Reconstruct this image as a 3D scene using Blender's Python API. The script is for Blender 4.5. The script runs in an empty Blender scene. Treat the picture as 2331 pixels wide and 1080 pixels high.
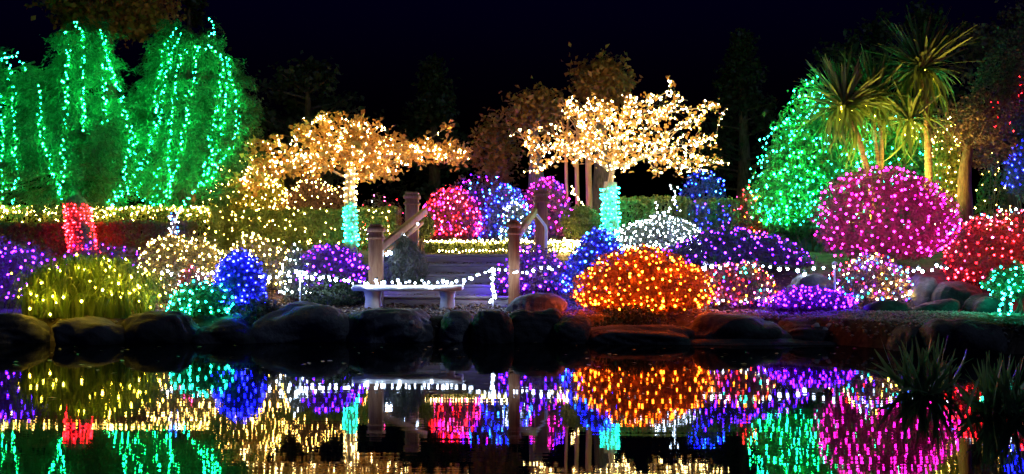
import bpy, math
import numpy as np
from mathutils import Vector, Matrix

# ------------------------------------------------------------------ camera, sky, moon, exposure
SC = bpy.context.scene
COL = SC.collection
H_EYE, FOC, HOR, CX = 0.85, 2400.0, 600.0, 1165.5      # eye height, focal length in photo pixels, horizon row

cam = bpy.data.cameras.new("camera")
cam.sensor_width = 36.0
cam.lens = 36.0 * FOC / 2331.0
cam.shift_y = (HOR - 540.0) / 2331.0
cam.clip_start, cam.clip_end = 0.05, 2000.0
cam_o = bpy.data.objects.new("camera", cam)
cam_o.location = (0, 0, H_EYE)
cam_o.rotation_euler = (math.radians(90), 0, 0)
COL.objects.link(cam_o)
SC.camera = cam_o

world = bpy.data.worlds.new("World")
SC.world = world
world.use_nodes = True
wn = world.node_tree.nodes
sky = wn.new("ShaderNodeTexSky")
sky.sky_type = 'NISHITA'
sky.sun_disc = False
sky.sun_elevation = math.radians(-3.0)
sky.sun_rotation = math.radians(180)
sky.air_density = 1.0
sky.dust_density = 0.3
sky.ozone_density = 10.0
wn["Background"].inputs["Strength"].default_value = 0.15
tint = wn.new("ShaderNodeVectorMath"); tint.operation = 'MULTIPLY'      # clear, deep blue night air
tint.inputs[1].default_value = (0.30, 0.45, 1.0)
world.node_tree.links.new(sky.outputs[0], tint.inputs[0])
world.node_tree.links.new(tint.outputs[0], wn["Background"].inputs["Color"])

moon = bpy.data.lights.new("moon", 'SUN')
moon.energy = 0.13
moon.angle = math.radians(0.5)
moon.color = (0.50, 0.66, 1.0)
moon_o = bpy.data.objects.new("moon", moon)
moon_o.rotation_euler = (math.radians(22), math.radians(35), 0)
COL.objects.link(moon_o)

SC.view_settings.view_transform = 'Standard'
SC.view_settings.look = 'None'
SC.view_settings.exposure = 0.7
SC.view_settings.gamma = 1.0
cy = SC.cycles
cy.use_denoising = True
cy.use_light_tree = True
cy.max_bounces = 5
cy.diffuse_bounces = 2
cy.glossy_bounces = 3
cy.transmission_bounces = 2
cy.transparent_max_bounces = 4
cy.caustics_reflective = False
cy.caustics_refractive = False
cy.sample_clamp_indirect = 4.0
cy.pixel_filter_type = 'BLACKMAN_HARRIS'
cy.filter_width = 1.5

# ------------------------------------------------------------------ helpers
RNG = np.random.default_rng(7)


def P(x, y, Y):
    """world point that stands at depth Y on the line of sight through photo pixel (x, y)"""
    return np.array([(x - CX) * Y / FOC, Y, H_EYE - (y - HOR) * Y / FOC])


def sstep(a, b, t):
    t = np.clip((t - a) / (b - a), 0, 1)
    return t * t * (3 - 2 * t)


def bank_y(X):
    return 11.55 - 1.75 * sstep(2.9, 4.3, X) + 0.10 * np.sin(X * 1.3) + 0.05 * np.sin(X * 3.1 + 1)


def ground(X, Y):
    t = Y - bank_y(X)
    z = -0.6 + 0.86 * sstep(-0.35, 0.35, t) + 0.05 * sstep(0.35, 1.6, t)
    u = Y - 11.6
    z = z + 0.70 * sstep(1.5, 4.3, u) + 0.30 * sstep(4.5, 9.0, u) + 0.9 * sstep(10, 45, u)
    return z


MATS = {}


def mat_base(name):
    m = bpy.data.materials.new(name)
    m.use_nodes = True
    MATS[name] = m
    nt = m.node_tree
    return m, nt, nt.nodes["Principled BSDF"]


def two_tone(name, c1, c2, scale=6.0, rough=0.8, bump=0.3, bdist=0.02, detail=6.0, lo=0.35, hi=0.65, stretch=(1, 1, 1)):
    m, nt, b = mat_base(name)
    tc = nt.nodes.new("ShaderNodeTexCoord")
    mp = nt.nodes.new("ShaderNodeMapping")
    mp.inputs["Scale"].default_value = stretch
    nz = nt.nodes.new("ShaderNodeTexNoise")
    nz.inputs["Scale"].default_value = scale
    nz.inputs["Detail"].default_value = detail
    nz.inputs["Roughness"].default_value = 0.65
    cr = nt.nodes.new("ShaderNodeValToRGB")
    cr.color_ramp.elements[0].position = lo
    cr.color_ramp.elements[1].position = hi
    cr.color_ramp.elements[0].color = (*c1, 1)
    cr.color_ramp.elements[1].color = (*c2, 1)
    bp = nt.nodes.new("ShaderNodeBump")
    bp.inputs["Strength"].default_value = bump
    bp.inputs["Distance"].default_value = bdist
    L = nt.links.new
    L(tc.outputs["Object"], mp.inputs[0])
    L(mp.outputs[0], nz.inputs["Vector"])
    L(nz.outputs[0], cr.inputs[0])
    L(cr.outputs[0], b.inputs["Base Color"])
    L(nz.outputs[0], bp.inputs["Height"])
    L(bp.outputs[0], b.inputs["Normal"])
    b.inputs["Roughness"].default_value = rough
    return m


def leafy(name, cols, rough=0.5, trans=0.3):
    """leaf material: every leaf takes its own tone from the ramp"""
    m, nt, b = mat_base(name)
    g = nt.nodes.new("ShaderNodeNewGeometry")
    cr = nt.nodes.new("ShaderNodeValToRGB")
    els = cr.color_ramp.elements
    while len(els) < len(cols):
        els.new(0.5)
    for i, c in enumerate(cols):
        els[i].position = i / (len(cols) - 1)
        els[i].color = (*c, 1)
    tr = nt.nodes.new("ShaderNodeBsdfTranslucent")
    mx = nt.nodes.new("ShaderNodeMixShader")
    mx.inputs[0].default_value = trans
    L = nt.links.new
    L(g.outputs["Random Per Island"], cr.inputs[0])
    L(cr.outputs[0], b.inputs["Base Color"])
    L(cr.outputs[0], tr.inputs["Color"])
    b.inputs["Roughness"].default_value = rough
    b.inputs["Specular IOR Level"].default_value = 0.3
    L(b.outputs[0], mx.inputs[1])
    L(tr.outputs[0], mx.inputs[2])
    L(mx.outputs[0], nt.nodes["Material Output"].inputs["Surface"])
    return m


def glow(name, col, strength):
    m = bpy.data.materials.new(name)
    m.use_nodes = True
    nt = m.node_tree
    nt.nodes.remove(nt.nodes["Principled BSDF"])
    e = nt.nodes.new("ShaderNodeEmission")
    e.inputs["Color"].default_value = (*col, 1)
    e.inputs["Strength"].default_value = strength
    nt.links.new(e.outputs[0], nt.nodes["Material Output"].inputs["Surface"])
    m.cycles.emission_sampling = 'FRONT'
    MATS[name] = m
    return m


def tag(o, label=None, cat=None, group=None, kind=None):
    if label: o["label"] = label
    if cat: o["category"] = cat
    if group: o["group"] = group
    if kind: o["kind"] = kind
    return o


def np_mesh(name, verts, faces, mat, smooth=False):
    """faces: list of integer arrays, each (n, k)"""
    me = bpy.data.meshes.new(name)
    verts = np.asarray(verts, dtype=np.float32).reshape(-1, 3)
    faces = [np.asarray(f, dtype=np.int32) for f in faces if len(f)]
    loops = np.concatenate([f.ravel() for f in faces])
    sizes = np.concatenate([np.full(len(f), f.shape[1], dtype=np.int32) for f in faces])
    starts = np.concatenate([[0], np.cumsum(sizes)[:-1]]).astype(np.int32)
    me.vertices.add(len(verts))
    me.vertices.foreach_set("co", verts.ravel())
    me.loops.add(len(loops))
    me.loops.foreach_set("vertex_index", loops)
    me.polygons.add(len(sizes))
    me.polygons.foreach_set("loop_start", starts)
    me.polygons.foreach_set("loop_total", sizes)
    if smooth:
        me.polygons.foreach_set("use_smooth", np.ones(len(sizes), dtype=bool))
    me.update(calc_edges=True)
    for m in (mat if isinstance(mat, (list, tuple)) else [mat]):
        me.materials.append(m)
    return me


def link(name, data, parent=None, loc=(0, 0, 0)):
    o = bpy.data.objects.new(name, data)
    o.location = [float(v) for v in loc]
    COL.objects.link(o)
    if parent is not None:
        o.parent = parent
    return o


def build(name, verts, faces, mat, parent=None, origin=(0, 0, 0), loc=None, smooth=False):
    v = np.asarray(verts).reshape(-1, 3) - np.asarray(origin)
    return link(name, np_mesh(name, v, faces, mat, smooth), parent, origin if loc is None else loc)


def unit(v):
    return v / np.maximum(np.linalg.norm(v, axis=-1, keepdims=True), 1e-9)


def leaf_cloud(p, n, length, width, rng, droop=0.0, along=None, fold=0.25):
    """one bent diamond leaf at each point; n the outward directions"""
    p = np.asarray(p); N = len(p)
    r = rng.normal(size=(N, 3))
    nn = unit(n + 0.75 * r)
    a = rng.normal(size=(N, 3)) if along is None else along + 0.45 * rng.normal(size=(N, 3))
    a[:, 2] -= droop
    a = unit(a - nn * np.sum(a * nn, 1, keepdims=True))
    b = np.cross(nn, a)
    s = rng.uniform(0.65, 1.3, (N, 1))
    Lh, Wh = length * s * 0.5, width * s * 0.5
    f = nn * Wh * fold * 2
    v = np.stack([p - a * Lh, p + b * Wh + f, p + a * Lh - f * rng.uniform(-.5, 1.5, (N, 1)), p - b * Wh + f], 1)
    q = np.arange(4 * N).reshape(N, 4)
    return v.reshape(-1, 3), q


def tubes(p0, p1, r0, r1, k=5):
    """tapered prisms for many segments at once"""
    p0, p1 = np.asarray(p0, float), np.asarray(p1, float)
    r0, r1 = np.asarray(r0, float).reshape(-1, 1, 1), np.asarray(r1, float).reshape(-1, 1, 1)
    d = unit(p1 - p0)
    ref = np.where(np.abs(d[:, 2:3]) > 0.9, np.array([[1., 0, 0]]), np.array([[0, 0, 1.]]))
    u = unit(np.cross(d, ref)); w = np.cross(d, u)
    th = np.arange(k) * 2 * np.pi / k
    ring = np.cos(th)[None, :, None] * u[:, None] + np.sin(th)[None, :, None] * w[:, None]
    v = np.concatenate([p0[:, None] + ring * r0, p1[:, None] + ring * r1], 1)
    S = len(p0)
    base = np.arange(S)[:, None] * 2 * k
    i = np.arange(k); j = (i + 1) % k
    q = np.stack([i, j, j + k, i + k], 1)
    return v.reshape(-1, 3), (base[:, :, None] + q[None]).reshape(-1, 4)


def tube_path(pts, rad, k=8, cap=True):
    """one continuous tube along a polyline; returns verts, quads"""
    pts = np.asarray(pts, float); n = len(pts)
    rad = np.broadcast_to(np.asarray(rad, float), (n,))
    t = unit(np.gradient(pts, axis=0))
    ref = np.array([0.31, 0.93, 0.17])
    u = unit(np.cross(t, ref)); w = np.cross(t, u)
    th = np.arange(k) * 2 * np.pi / k
    v = pts[:, None] + (np.cos(th)[None, :, None] * u[:, None] + np.sin(th)[None, :, None] * w[:, None]) * rad[:, None, None]
    i = np.arange(k); j = (i + 1) % k
    q = np.concatenate([np.stack([i + a * k, j + a * k, j + (a + 1) * k, i + (a + 1) * k], 1) for a in range(n - 1)])
    return v.reshape(-1, 3), q


def join(*vf):
    vs, fs, o = [], [], 0
    for v, f in vf:
        v = np.asarray(v).reshape(-1, 3)
        vs.append(v); fs.append(np.asarray(f) + o); o += len(v)
    return np.concatenate(vs), fs


def box(c, size, bevel=0.0):
    """box with chamfered vertical and horizontal edges (as a small convex lofted block)"""
    x, y, z = [s / 2 for s in size]
    b = bevel
    rings = []
    for zz, ins in ((-z, b), (-z + b, 0), (z - b, 0), (z, b)) if b else ((-z, 0), (z, 0)):
        xx, yy = x - ins, y - ins
        e = b if b else 0.0
        pts = [(-xx + e, -yy), (xx - e, -yy), (xx, -yy + e), (xx, yy - e), (xx - e, yy), (-xx + e, yy), (-xx, yy - e), (-xx, -yy + e)] if b else \
              [(-xx, -yy), (xx, -yy), (xx, yy), (-xx, yy)]
        rings.append([(px, py, zz) for px, py in pts])
    k = len(rings[0])
    v = np.array(rings).reshape(-1, 3) + np.asarray(c)
    f = [(a * k + i, a * k + (i + 1) % k, (a + 1) * k + (i + 1) % k, (a + 1) * k + i) for a in range(len(rings) - 1) for i in range(k)]
    bot = [tuple(range(k))[::-1]]
    top = [tuple((len(rings) - 1) * k + i for i in range(k))]
    return v, [np.array(f), np.array(bot), np.array(top)]


def build_box(name, c, size, mat, parent=None, bevel=0.01, rel=None):
    v, f = box((0, 0, 0), size, bevel)
    loc = np.asarray(c, float) - (np.asarray(rel) if rel is not None else 0)
    return link(name, np_mesh(name, v, f, mat), parent, loc)


# ------------------------------------------------------------------ materials
two_tone('soil', (0.022, 0.016, 0.011), (0.085, 0.06, 0.04), 9, 0.95, 0.8, 0.03)
two_tone('stone', (0.08, 0.08, 0.085), (0.27, 0.27, 0.26), 6, 0.85, 0.9, 0.05, lo=0.3, hi=0.72)
two_tone('dark_stone', (0.02, 0.02, 0.024), (0.075, 0.075, 0.078), 6, 0.8, 0.9, 0.05, lo=0.3, hi=0.75)
two_tone('lichen_stone', (0.10, 0.10, 0.11), (0.42, 0.42, 0.40), 7, 0.85, 0.6, 0.03, lo=0.50, hi=0.66)
two_tone('pale_lichen', (0.5, 0.52, 0.5), (0.7, 0.7, 0.68), 30, 0.95, 0.4, 0.005)
two_tone('cast_stone', (0.55, 0.54, 0.52), (0.74, 0.73, 0.70), 12, 0.8, 0.25, 0.01)
two_tone('post_wood', (0.26, 0.11, 0.045), (0.46, 0.24, 0.11), 7, 0.7, 0.3, 0.006, stretch=(6, 6, 0.6))
two_tone('step_wood', (0.32, 0.28, 0.25), (0.55, 0.48, 0.42), 5, 0.85, 0.5, 0.012, stretch=(0.6, 6, 6))
two_tone('path_stone', (0.22, 0.20, 0.17), (0.40, 0.37, 0.31), 8, 0.9, 0.4, 0.01)
two_tone('bark', (0.06, 0.04, 0.03), (0.20, 0.14, 0.10), 9, 0.9, 0.8, 0.02, stretch=(3, 3, 0.7))
two_tone('pale_bark', (0.24, 0.20, 0.16), (0.42, 0.36, 0.29), 9, 0.85, 0.6, 0.012, stretch=(3, 3, 0.7))
two_tone('palm_bark', (0.14, 0.09, 0.06), (0.34, 0.25, 0.17), 10, 0.9, 0.8, 0.02, stretch=(1, 1, 5))
leafy('leaf_green', [(0.025, 0.055, 0.018), (0.06, 0.12, 0.035), (0.09, 0.14, 0.05)])
leafy('leaf_dark', [(0.018, 0.035, 0.016), (0.045, 0.07, 0.03), (0.06, 0.08, 0.04)])
leafy('leaf_grey', [(0.07, 0.09, 0.06), (0.11, 0.13, 0.09), (0.15, 0.15, 0.12)])
leafy('leaf_juniper', [(0.12, 0.14, 0.10), (0.17, 0.20, 0.14), (0.22, 0.23, 0.18)])
leafy('leaf_conifer', [(0.02, 0.06, 0.025), (0.04, 0.12, 0.05), (0.07, 0.16, 0.07)], trans=0.35)
leafy('leaf_heather', [(0.13, 0.06, 0.065), (0.18, 0.09, 0.09), (0.13, 0.12, 0.07)])
leafy('leaf_box', [(0.08, 0.12, 0.03), (0.14, 0.20, 0.05), (0.20, 0.24, 0.08)])
leafy('leaf_gold', [(0.12, 0.12, 0.02), (0.20, 0.20, 0.04), (0.10, 0.15, 0.03)])
leafy('leaf_autumn', [(0.30, 0.13, 0.03), (0.46, 0.26, 0.07), (0.50, 0.34, 0.12), (0.40, 0.18, 0.05)], trans=0.45)
leafy('leaf_rust', [(0.18, 0.07, 0.02), (0.36, 0.17, 0.05), (0.24, 0.13, 0.04)])
leafy('leaf_plum', [(0.07, 0.04, 0.045), (0.13, 0.08, 0.08), (0.10, 0.06, 0.05)])
leafy('leaf_red_hedge', [(0.09, 0.05, 0.03), (0.15, 0.08, 0.05), (0.10, 0.10, 0.04)])
leafy('leaf_strap', [(0.05, 0.10, 0.02), (0.10, 0.17, 0.03), (0.17, 0.20, 0.06)])
leafy('leaf_palm', [(0.05, 0.09, 0.025), (0.08, 0.13, 0.035), (0.15, 0.16, 0.06)], rough=0.45)
leafy('leaf_iris', [(0.09, 0.19, 0.08), (0.13, 0.24, 0.10), (0.18, 0.25, 0.12)], rough=0.35)
leafy('leaf_litter', [(0.12, 0.07, 0.04), (0.26, 0.15, 0.08), (0.36, 0.24, 0.14)], trans=0.1)

wire_m, _nt, _b = mat_base('wire')
_b.inputs['Base Color'].default_value = (0.012, 0.03, 0.015, 1)
_b.inputs['Roughness'].default_value = 0.5
sock_m, _nt, _b = mat_base('socket')
_b.inputs['Base Color'].default_value = (0.02, 0.04, 0.025, 1)
steel_m, _nt, _b = mat_base('pale_metal')
_b.inputs['Base Color'].default_value = (0.7, 0.72, 0.75, 1)
_b.inputs['Roughness'].default_value = 0.4
iron_m, _nt, _b = mat_base('black_iron')
_b.inputs['Base Color'].default_value = (0.02, 0.02, 0.022, 1)
_b.inputs['Roughness'].default_value = 0.5

# lamps: colour, strength
GL = dict(
    green=((0.0035, 1.0, 0.17), 460), teal=((0.012, 1.0, 0.55), 75), red=((1.0, 0.006, 0.010), 85),
    orange=((1.0, 0.11, 0.004), 90), gold=((1.0, 0.52, 0.09), 115), warm=((1.0, 0.63, 0.20), 100),
    white=((0.60, 0.76, 1.0), 60), blue=((0.003, 0.004, 1.0), 230), purple=((0.065, 0.0035, 1.0), 140),
    violet=((0.065, 0.0025, 1.0), 170), magenta=((1.0, 0.006, 0.42), 66), sky=((0.012, 0.11, 1.0), 140),
    yellow=((1.0, 0.66, 0.03), 230), pink=((1.0, 0.04, 0.20), 70),
)
SIZE_K = 1.06
for k_, (c_, s_) in GL.items():
    glow('glow_' + k_, c_, s_)
    glow('glow_' + k_ + '_dim', c_, s_ * 0.18)

# unit bulbs (shared meshes)
_t = (1 + 5 ** 0.5) / 2
ICO_V = unit(np.array([(-1, _t, 0), (1, _t, 0), (-1, -_t, 0), (1, -_t, 0), (0, -1, _t), (0, 1, _t), (0, -1, -_t), (0, 1, -_t), (_t, 0, -1), (_t, 0, 1), (-_t, 0, -1), (-_t, 0, 1)], float))
ICO_F = np.array([(0, 11, 5), (0, 5, 1), (0, 1, 7), (0, 7, 10), (0, 10, 11), (1, 5, 9), (5, 11, 4), (11, 10, 2), (10, 7, 6), (7, 1, 8), (3, 9, 4), (3, 4, 2), (3, 2, 6), (3, 6, 8), (3, 8, 9), (4, 9, 5), (2, 4, 11), (6, 2, 10), (8, 6, 7), (9, 8, 1)])
OCT_V = np.array([(1, 0, 0), (-1, 0, 0), (0, 1, 0), (0, -1, 0), (0, 0, 1), (0, 0, -1)], float)
OCT_F = np.array([(0, 2, 4), (2, 1, 4), (1, 3, 4), (3, 0, 4), (2, 0, 5), (1, 2, 5), (3, 1, 5), (0, 3, 5)])


def bulb_mesh(col):
    key = 'bulb_' + col
    if key in bpy.data.meshes:
        return bpy.data.meshes[key]
    sv, sf = tubes([(0, 0, 0.8)], [(0, 0, 2.0)], [0.62], [0.5], 5)
    v = np.concatenate([ICO_V, sv])
    me = np_mesh(key, v, [ICO_F, sf + len(ICO_V)], [MATS['glow_' + col], sock_m])
    mi = np.zeros(len(me.polygons), dtype=np.int32); mi[len(ICO_F):] = 1
    me.polygons.foreach_set("material_index", mi)
    return me


def nn_order(p):
    left = np.ones(len(p), bool); i = int(np.argmin(p[:, 0])); out = []
    for _ in range(len(p)):
        out.append(i); left[i] = False
        if not left.any(): break
        d = np.sum((p - p[i]) ** 2, 1); d[~left] = 1e9
        i = int(np.argmin(d))
    return np.array(out)


def light_string(label, pts, cols, size=0.012, group=None, single=False, ordered=False, max_gap=3.0, name='light_string', rng=RNG):
    """a string of lamps: the cable is the thing, its bulbs are parts (one by one where they show large)"""
    pts = np.asarray(pts, float)
    size = size * SIZE_K
    if isinstance(cols, str): cols = [cols]
    if not ordered and len(pts) > 2: pts = pts[nn_order(pts)]
    org = np.array([pts[:, 0].mean(), pts[:, 1].mean(), pts[:, 2].min()])
    a, b = pts[:-1], pts[1:]
    d = np.linalg.norm(a - b, axis=1); ok = (d < max_gap) & (d > 1e-4)
    a, b, d = a[ok], b[ok], d[ok]
    up = np.array([0, 0, size * 1.9])
    a, b = a + up, b + up
    m = (a + b) / 2 - np.stack([0 * d, 0 * d, 0.10 * d], 1)
    v, f = join(tubes(a, m, np.full(len(a), .0022), np.full(len(a), .0022), 3), tubes(m, b, np.full(len(a), .0022), np.full(len(a), .0022), 3))
    root = build(name, v, f, wire_m, None, org)
    tag(root, label, 'string lights', group)
    cols = [c + d for c in cols for d in ('', '', '_dim')]
    ci = rng.integers(0, len(cols), len(pts))
    if single:
        for p, c in zip(pts, ci):
            o = link('bulb', bulb_mesh(cols[c]), root, p - org)
            s = size * rng.uniform(0.5, 1.1)
            o.scale = (s, s, s * 1.15)
            o.rotation_euler = (rng.uniform(-.6, .6), rng.uniform(-.6, .6), 0)
    else:
        cn = np.array(cols)[ci]
        for c in sorted(set(cols)):
            q = pts[cn == c]
            if not len(q): continue
            sc = size * rng.uniform(0.5, 1.05, (len(q), 1, 1))
            v = (q[:, None] + OCT_V[None] * sc * np.array([1, 1, 1.25])).reshape(-1, 3)
            f = (OCT_F[None] + 6 * np.arange(len(q))[:, None, None]).reshape(-1, 3)
            o = build('bulbs', v, [f], MATS['glow_' + c], root, org, (0, 0, 0))
            o['kind'] = 'stuff'
    return root


def sphere_dirs(n, rng, zmin=-1.0):
    z = rng.uniform(zmin, 1, n); t = rng.uniform(0, 2 * np.pi, n); r = np.sqrt(1 - z * z)
    return np.stack([r * np.cos(t), r * np.sin(t), z], 1)


def darts(n, rng, zmin=-0.5, ymax=0.35, k=12):
    """well spread directions on the sphere, mostly on the side seen from the pond"""
    out = np.zeros((0, 3))
    for _ in range(n):
        c = sphere_dirs(k * 3, rng, zmin); c = c[c[:, 1] < ymax][:k]
        if not len(c): continue
        if len(out):
            d = np.min(np.sum((c[:, None] - out[None]) ** 2, 2), 1)
            c = c[np.argmax(d * rng.uniform(0.4, 1, len(c)))]
        else:
            c = c[0]
        out = np.vstack([out, c])
    return out


class Mound:
    """lumpy dome: centre, radii, lower squash"""
    def __init__(s, x0, x1, ytop, Y, depth=None, k=0.32, ybot=None, lump=0.14, rng=RNG, lean=0.0, power=2.0):
        xc = (x0 + x1) / 2
        X = (xc - CX) * Y / FOC
        top = H_EYE - (ytop - HOR) * Y / FOC
        g = ground(X, Y)
        bot = g - 0.03 if ybot is None else H_EYE - (ybot - HOR) * Y / FOC
        s.h = top - bot
        s.rx = (x1 - x0) / 2 * Y / FOC
        s.ry = depth if depth else s.rx * 0.9
        s.c = np.array([X, Y, bot + k * s.h])
        s.ru, s.rl = (1 - k) * s.h, k * s.h
        s.g = g
        s.base = np.array([X, Y, g])
        s.lean = lean
        s.lump = lump
        s.w = rng.normal(size=(7, 3)) * np.array([[2.2], [2.8], [3.5], [4.5], [6], [8], [11]])
        s.ph = rng.uniform(0, 6.28, 7)
        s.am = np.array([.5, .5, .45, .4, .3, .25, .2])

    def at(s, u, f=1.0):
        nz = (np.sin(u @ s.w.T + s.ph) * s.am).sum(1) * s.lump
        f = np.asarray(f) * (1 + nz)
        z = np.where(u[:, 2] > 0, u[:, 2] * s.ru, u[:, 2] * s.rl)
        x = u[:, 0] * s.rx + s.lean * z
        return s.c + np.stack([x, u[:, 1] * s.ry, z], 1) * f[:, None]

    def normal(s, u):
        return unit(u / np.array([s.rx, s.ry, s.ru]) * s.rx)


def shrub(label, m, leaf, n=4500, L=0.045, W=0.028, inner=0.62, name='shrub', cat='shrub', group=None, droop=0.0, stems=9, zmin=-0.75, upright=0.0, rng=RNG):
    root = link(name, None, None, m.base)
    tag(root, label, cat, group)
    u = sphere_dirs(n, rng, zmin)
    f = 1 - (1 - inner) * rng.uniform(0, 1, n) ** 1.7
    hw = rng.normal(size=(4, 3)) * np.array([[7], [9], [12], [15]])                  # dents between the leafy twigs
    hn = np.sin(u @ hw.T + rng.uniform(0, 6.28, 4)).sum(1)
    f *= 1 - 0.20 * np.clip(hn / 1.6 - .15, 0, 1)
    f += rng.normal(size=n) * 0.04 * (1 + 1.5 * (rng.uniform(0, 1, n) > .9))
    p = m.at(u, f)
    keep = p[:, 2] > ground(p[:, 0], p[:, 1]) - 0.02
    p, u = p[keep], u[keep]
    along = None
    if upright:
        along = np.stack([u[:, 0] * .5, u[:, 1] * .5, np.full(len(u), upright)], 1)
    v, q = leaf_cloud(p, m.normal(u), L, W, rng, droop, along)
    o = build('foliage', v, [q], MATS[leaf], root, m.base, (0, 0, 0))
    o['kind'] = 'stuff'
    # woody stems that fan out from the foot
    us = sphere_dirs(stems, rng, 0.1)
    tips = m.at(us, np.full(stems, 0.85))
    foot = m.base + np.stack([rng.normal(size=stems) * .05, rng.normal(size=stems) * .05, np.full(stems, -.03)], 1)
    mid = foot * 0.5 + tips * 0.5 + rng.normal(size=(stems, 3)) * 0.03 + np.array([0, 0, .03])
    v, f2 = join(tubes(foot, mid, np.full(stems, .014), np.full(stems, .010)), tubes(mid, tips, np.full(stems, .010), np.full(stems, .004)))
    build('stem', v, f2, MATS['bark'], root, m.base, (0, 0, 0))
    return root


def net(label, m, n, cols, size=0.012, f=1.03, zmin=-0.45, ymax=0.3, single=True, group=None, rng=RNG):
    u = darts(n, rng, zmin, ymax)
    p = m.at(u, f + 0.01 - 0.17 * rng.uniform(0, 1, len(u)) ** 2.2)
    p = p[p[:, 2] > ground(p[:, 0], p[:, 1]) + 0.03]
    return light_string(label, p, cols, size, group, single, name='light_net', max_gap=3.0)


def hedge(label, x0, x1, ytop, Y, depth, leaf, n, L=0.05, W=0.03, group=None, ytop2=None, rng=RNG, upright=0.8):
    X0, X1 = (x0 - CX) * Y / FOC, (x1 - CX) * Y / FOC
    z0 = H_EYE - (ytop - HOR) * Y / FOC
    z1 = z0 if ytop2 is None else H_EYE - (ytop2 - HOR) * Y / FOC
    base = np.array([(X0 + X1) / 2, Y + depth / 2, ground((X0 + X1) / 2, Y + depth / 2)])
    gz = ground(X0, Y) - 0.02
    root = link('hedge', None, None, base)
    tag(root, label, 'hedge', group)
    w, h = X1 - X0, max(z0, z1) - gz
    areas = np.array([w * h, w * depth, depth * h, depth * h, w * h * .5])
    k = rng.choice(5, n, p=areas / areas.sum())
    a, b, c = rng.uniform(0, 1, (3, n))
    ins = 0.10 * rng.uniform(0, 1, n) ** 2
    p = np.zeros((n, 3)); nm = np.zeros((n, 3))
    for i, (ax, sg) in enumerate(((1, -1), (2, 1), (0, -1), (0, 1), (1, 1))):
        s = k == i
        q = np.stack([a, b, c], 1)[s]
        q[:, ax] = (0 if sg < 0 else 1)
        p[s] = q; nm[s, ax] = sg
    top = z0 + (z1 - z0) * p[:, 0]
    wob = 0.02 * np.sin(p[:, 0] * 23) + 0.015 * np.sin(p[:, 0] * 57 + 1) + 0.012 * np.sin(p[:, 2] * 31)
    p = np.stack([X0 + p[:, 0] * w, Y + p[:, 1] * depth, gz + p[:, 2] * (top - gz)], 1)
    p -= nm * (ins + rng.normal(size=n) * .012 + wob)[:, None]
    al = np.zeros((n, 3)); al[:, 2] = upright
    v, q = leaf_cloud(p, nm, L, W, rng, 0, al)
    o = build('foliage', v, [q], MATS[leaf], root, base, (0, 0, 0)); o['kind'] = 'stuff'
    ns = max(3, int(w / 0.25))
    xs = X0 + (np.arange(ns) + .5) / ns * w
    f0 = np.stack([xs, np.full(ns, Y + depth / 2), np.full(ns, gz)], 1)
    t0 = f0 + np.stack([rng.normal(size=ns) * .05, rng.normal(size=ns) * .05, np.full(ns, h * .8)], 1)
    v, q = tubes(f0, t0, np.full(ns, .02), np.full(ns, .008))
    build('stem', v, [q], MATS['bark'], root, base, (0, 0, 0))
    return root, (X0, X1, z0, z1, gz)


def grow(trunk, attract, step=0.09, infl=0.9, kill=0.14, iters=90, rng=RNG):
    """space colonisation; returns nodes and parents"""
    nodes = [np.array(p, float) for p in trunk]
    par = [-1] + list(range(len(trunk) - 1))
    A = np.array(attract); alive = np.ones(len(A), bool)
    N = np.array(nodes)
    D = np.linalg.norm(A[:, None] - N[None], axis=2); best = D.argmin(1); bd = D.min(1)
    for _ in range(iters):
        if not alive.any(): break
        use = alive & (bd < infl)
        if not use.any():
            use = alive & (bd <= bd[alive].min() + 0.02)
        new = []
        for i in np.unique(best[use]):
            s = use & (best == i)
            d = unit(A[s] - nodes[i]).sum(0) + rng.normal(size=3) * 0.25
            nl = np.linalg.norm(d)
            if nl < 1e-6: continue
            q = nodes[i] + d / nl * step
            new.append((q, i))
        if not new: break
        st = len(nodes)
        for q, i in new:
            nodes.append(q); par.append(i)
        NN = np.array([q for q, _ in new])
        D = np.linalg.norm(A[:, None] - NN[None], axis=2); j = D.argmin(1); dm = D.min(1)
        s = dm < bd
        best[s] = st + j[s]; bd[s] = dm[s]
        alive &= bd > kill
    return np.array(nodes), np.array(par)


def radii(par, tip=0.004, e=2.3):
    n = len(par); r = np.zeros(n); acc = np.zeros(n)
    for i in range(n - 1, -1, -1):
        r[i] = max(tip, acc[i] ** (1 / e))
        if par[i] >= 0: acc[par[i]] += r[i] ** e
    return r


def ellipsoids(spec, Y, n, rng=RNG):
    """points inside ellipsoids given as (px, py, rx_px, ry_px, depth_m, dY, weight)"""
    w = np.array([s[6] for s in spec], float); w /= w.sum()
    out = []
    for s, k in zip(spec, rng.multinomial(n, w)):
        yy = Y + s[5]
        c = P(s[0], s[1], yy)
        u = sphere_dirs(k, rng) * rng.uniform(0, 1, (k, 1)) ** (1 / 2.6)
        out.append(c + u * np.array([s[2] * yy / FOC, s[4], s[3] * yy / FOC]))
    return np.concatenate(out)


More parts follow.
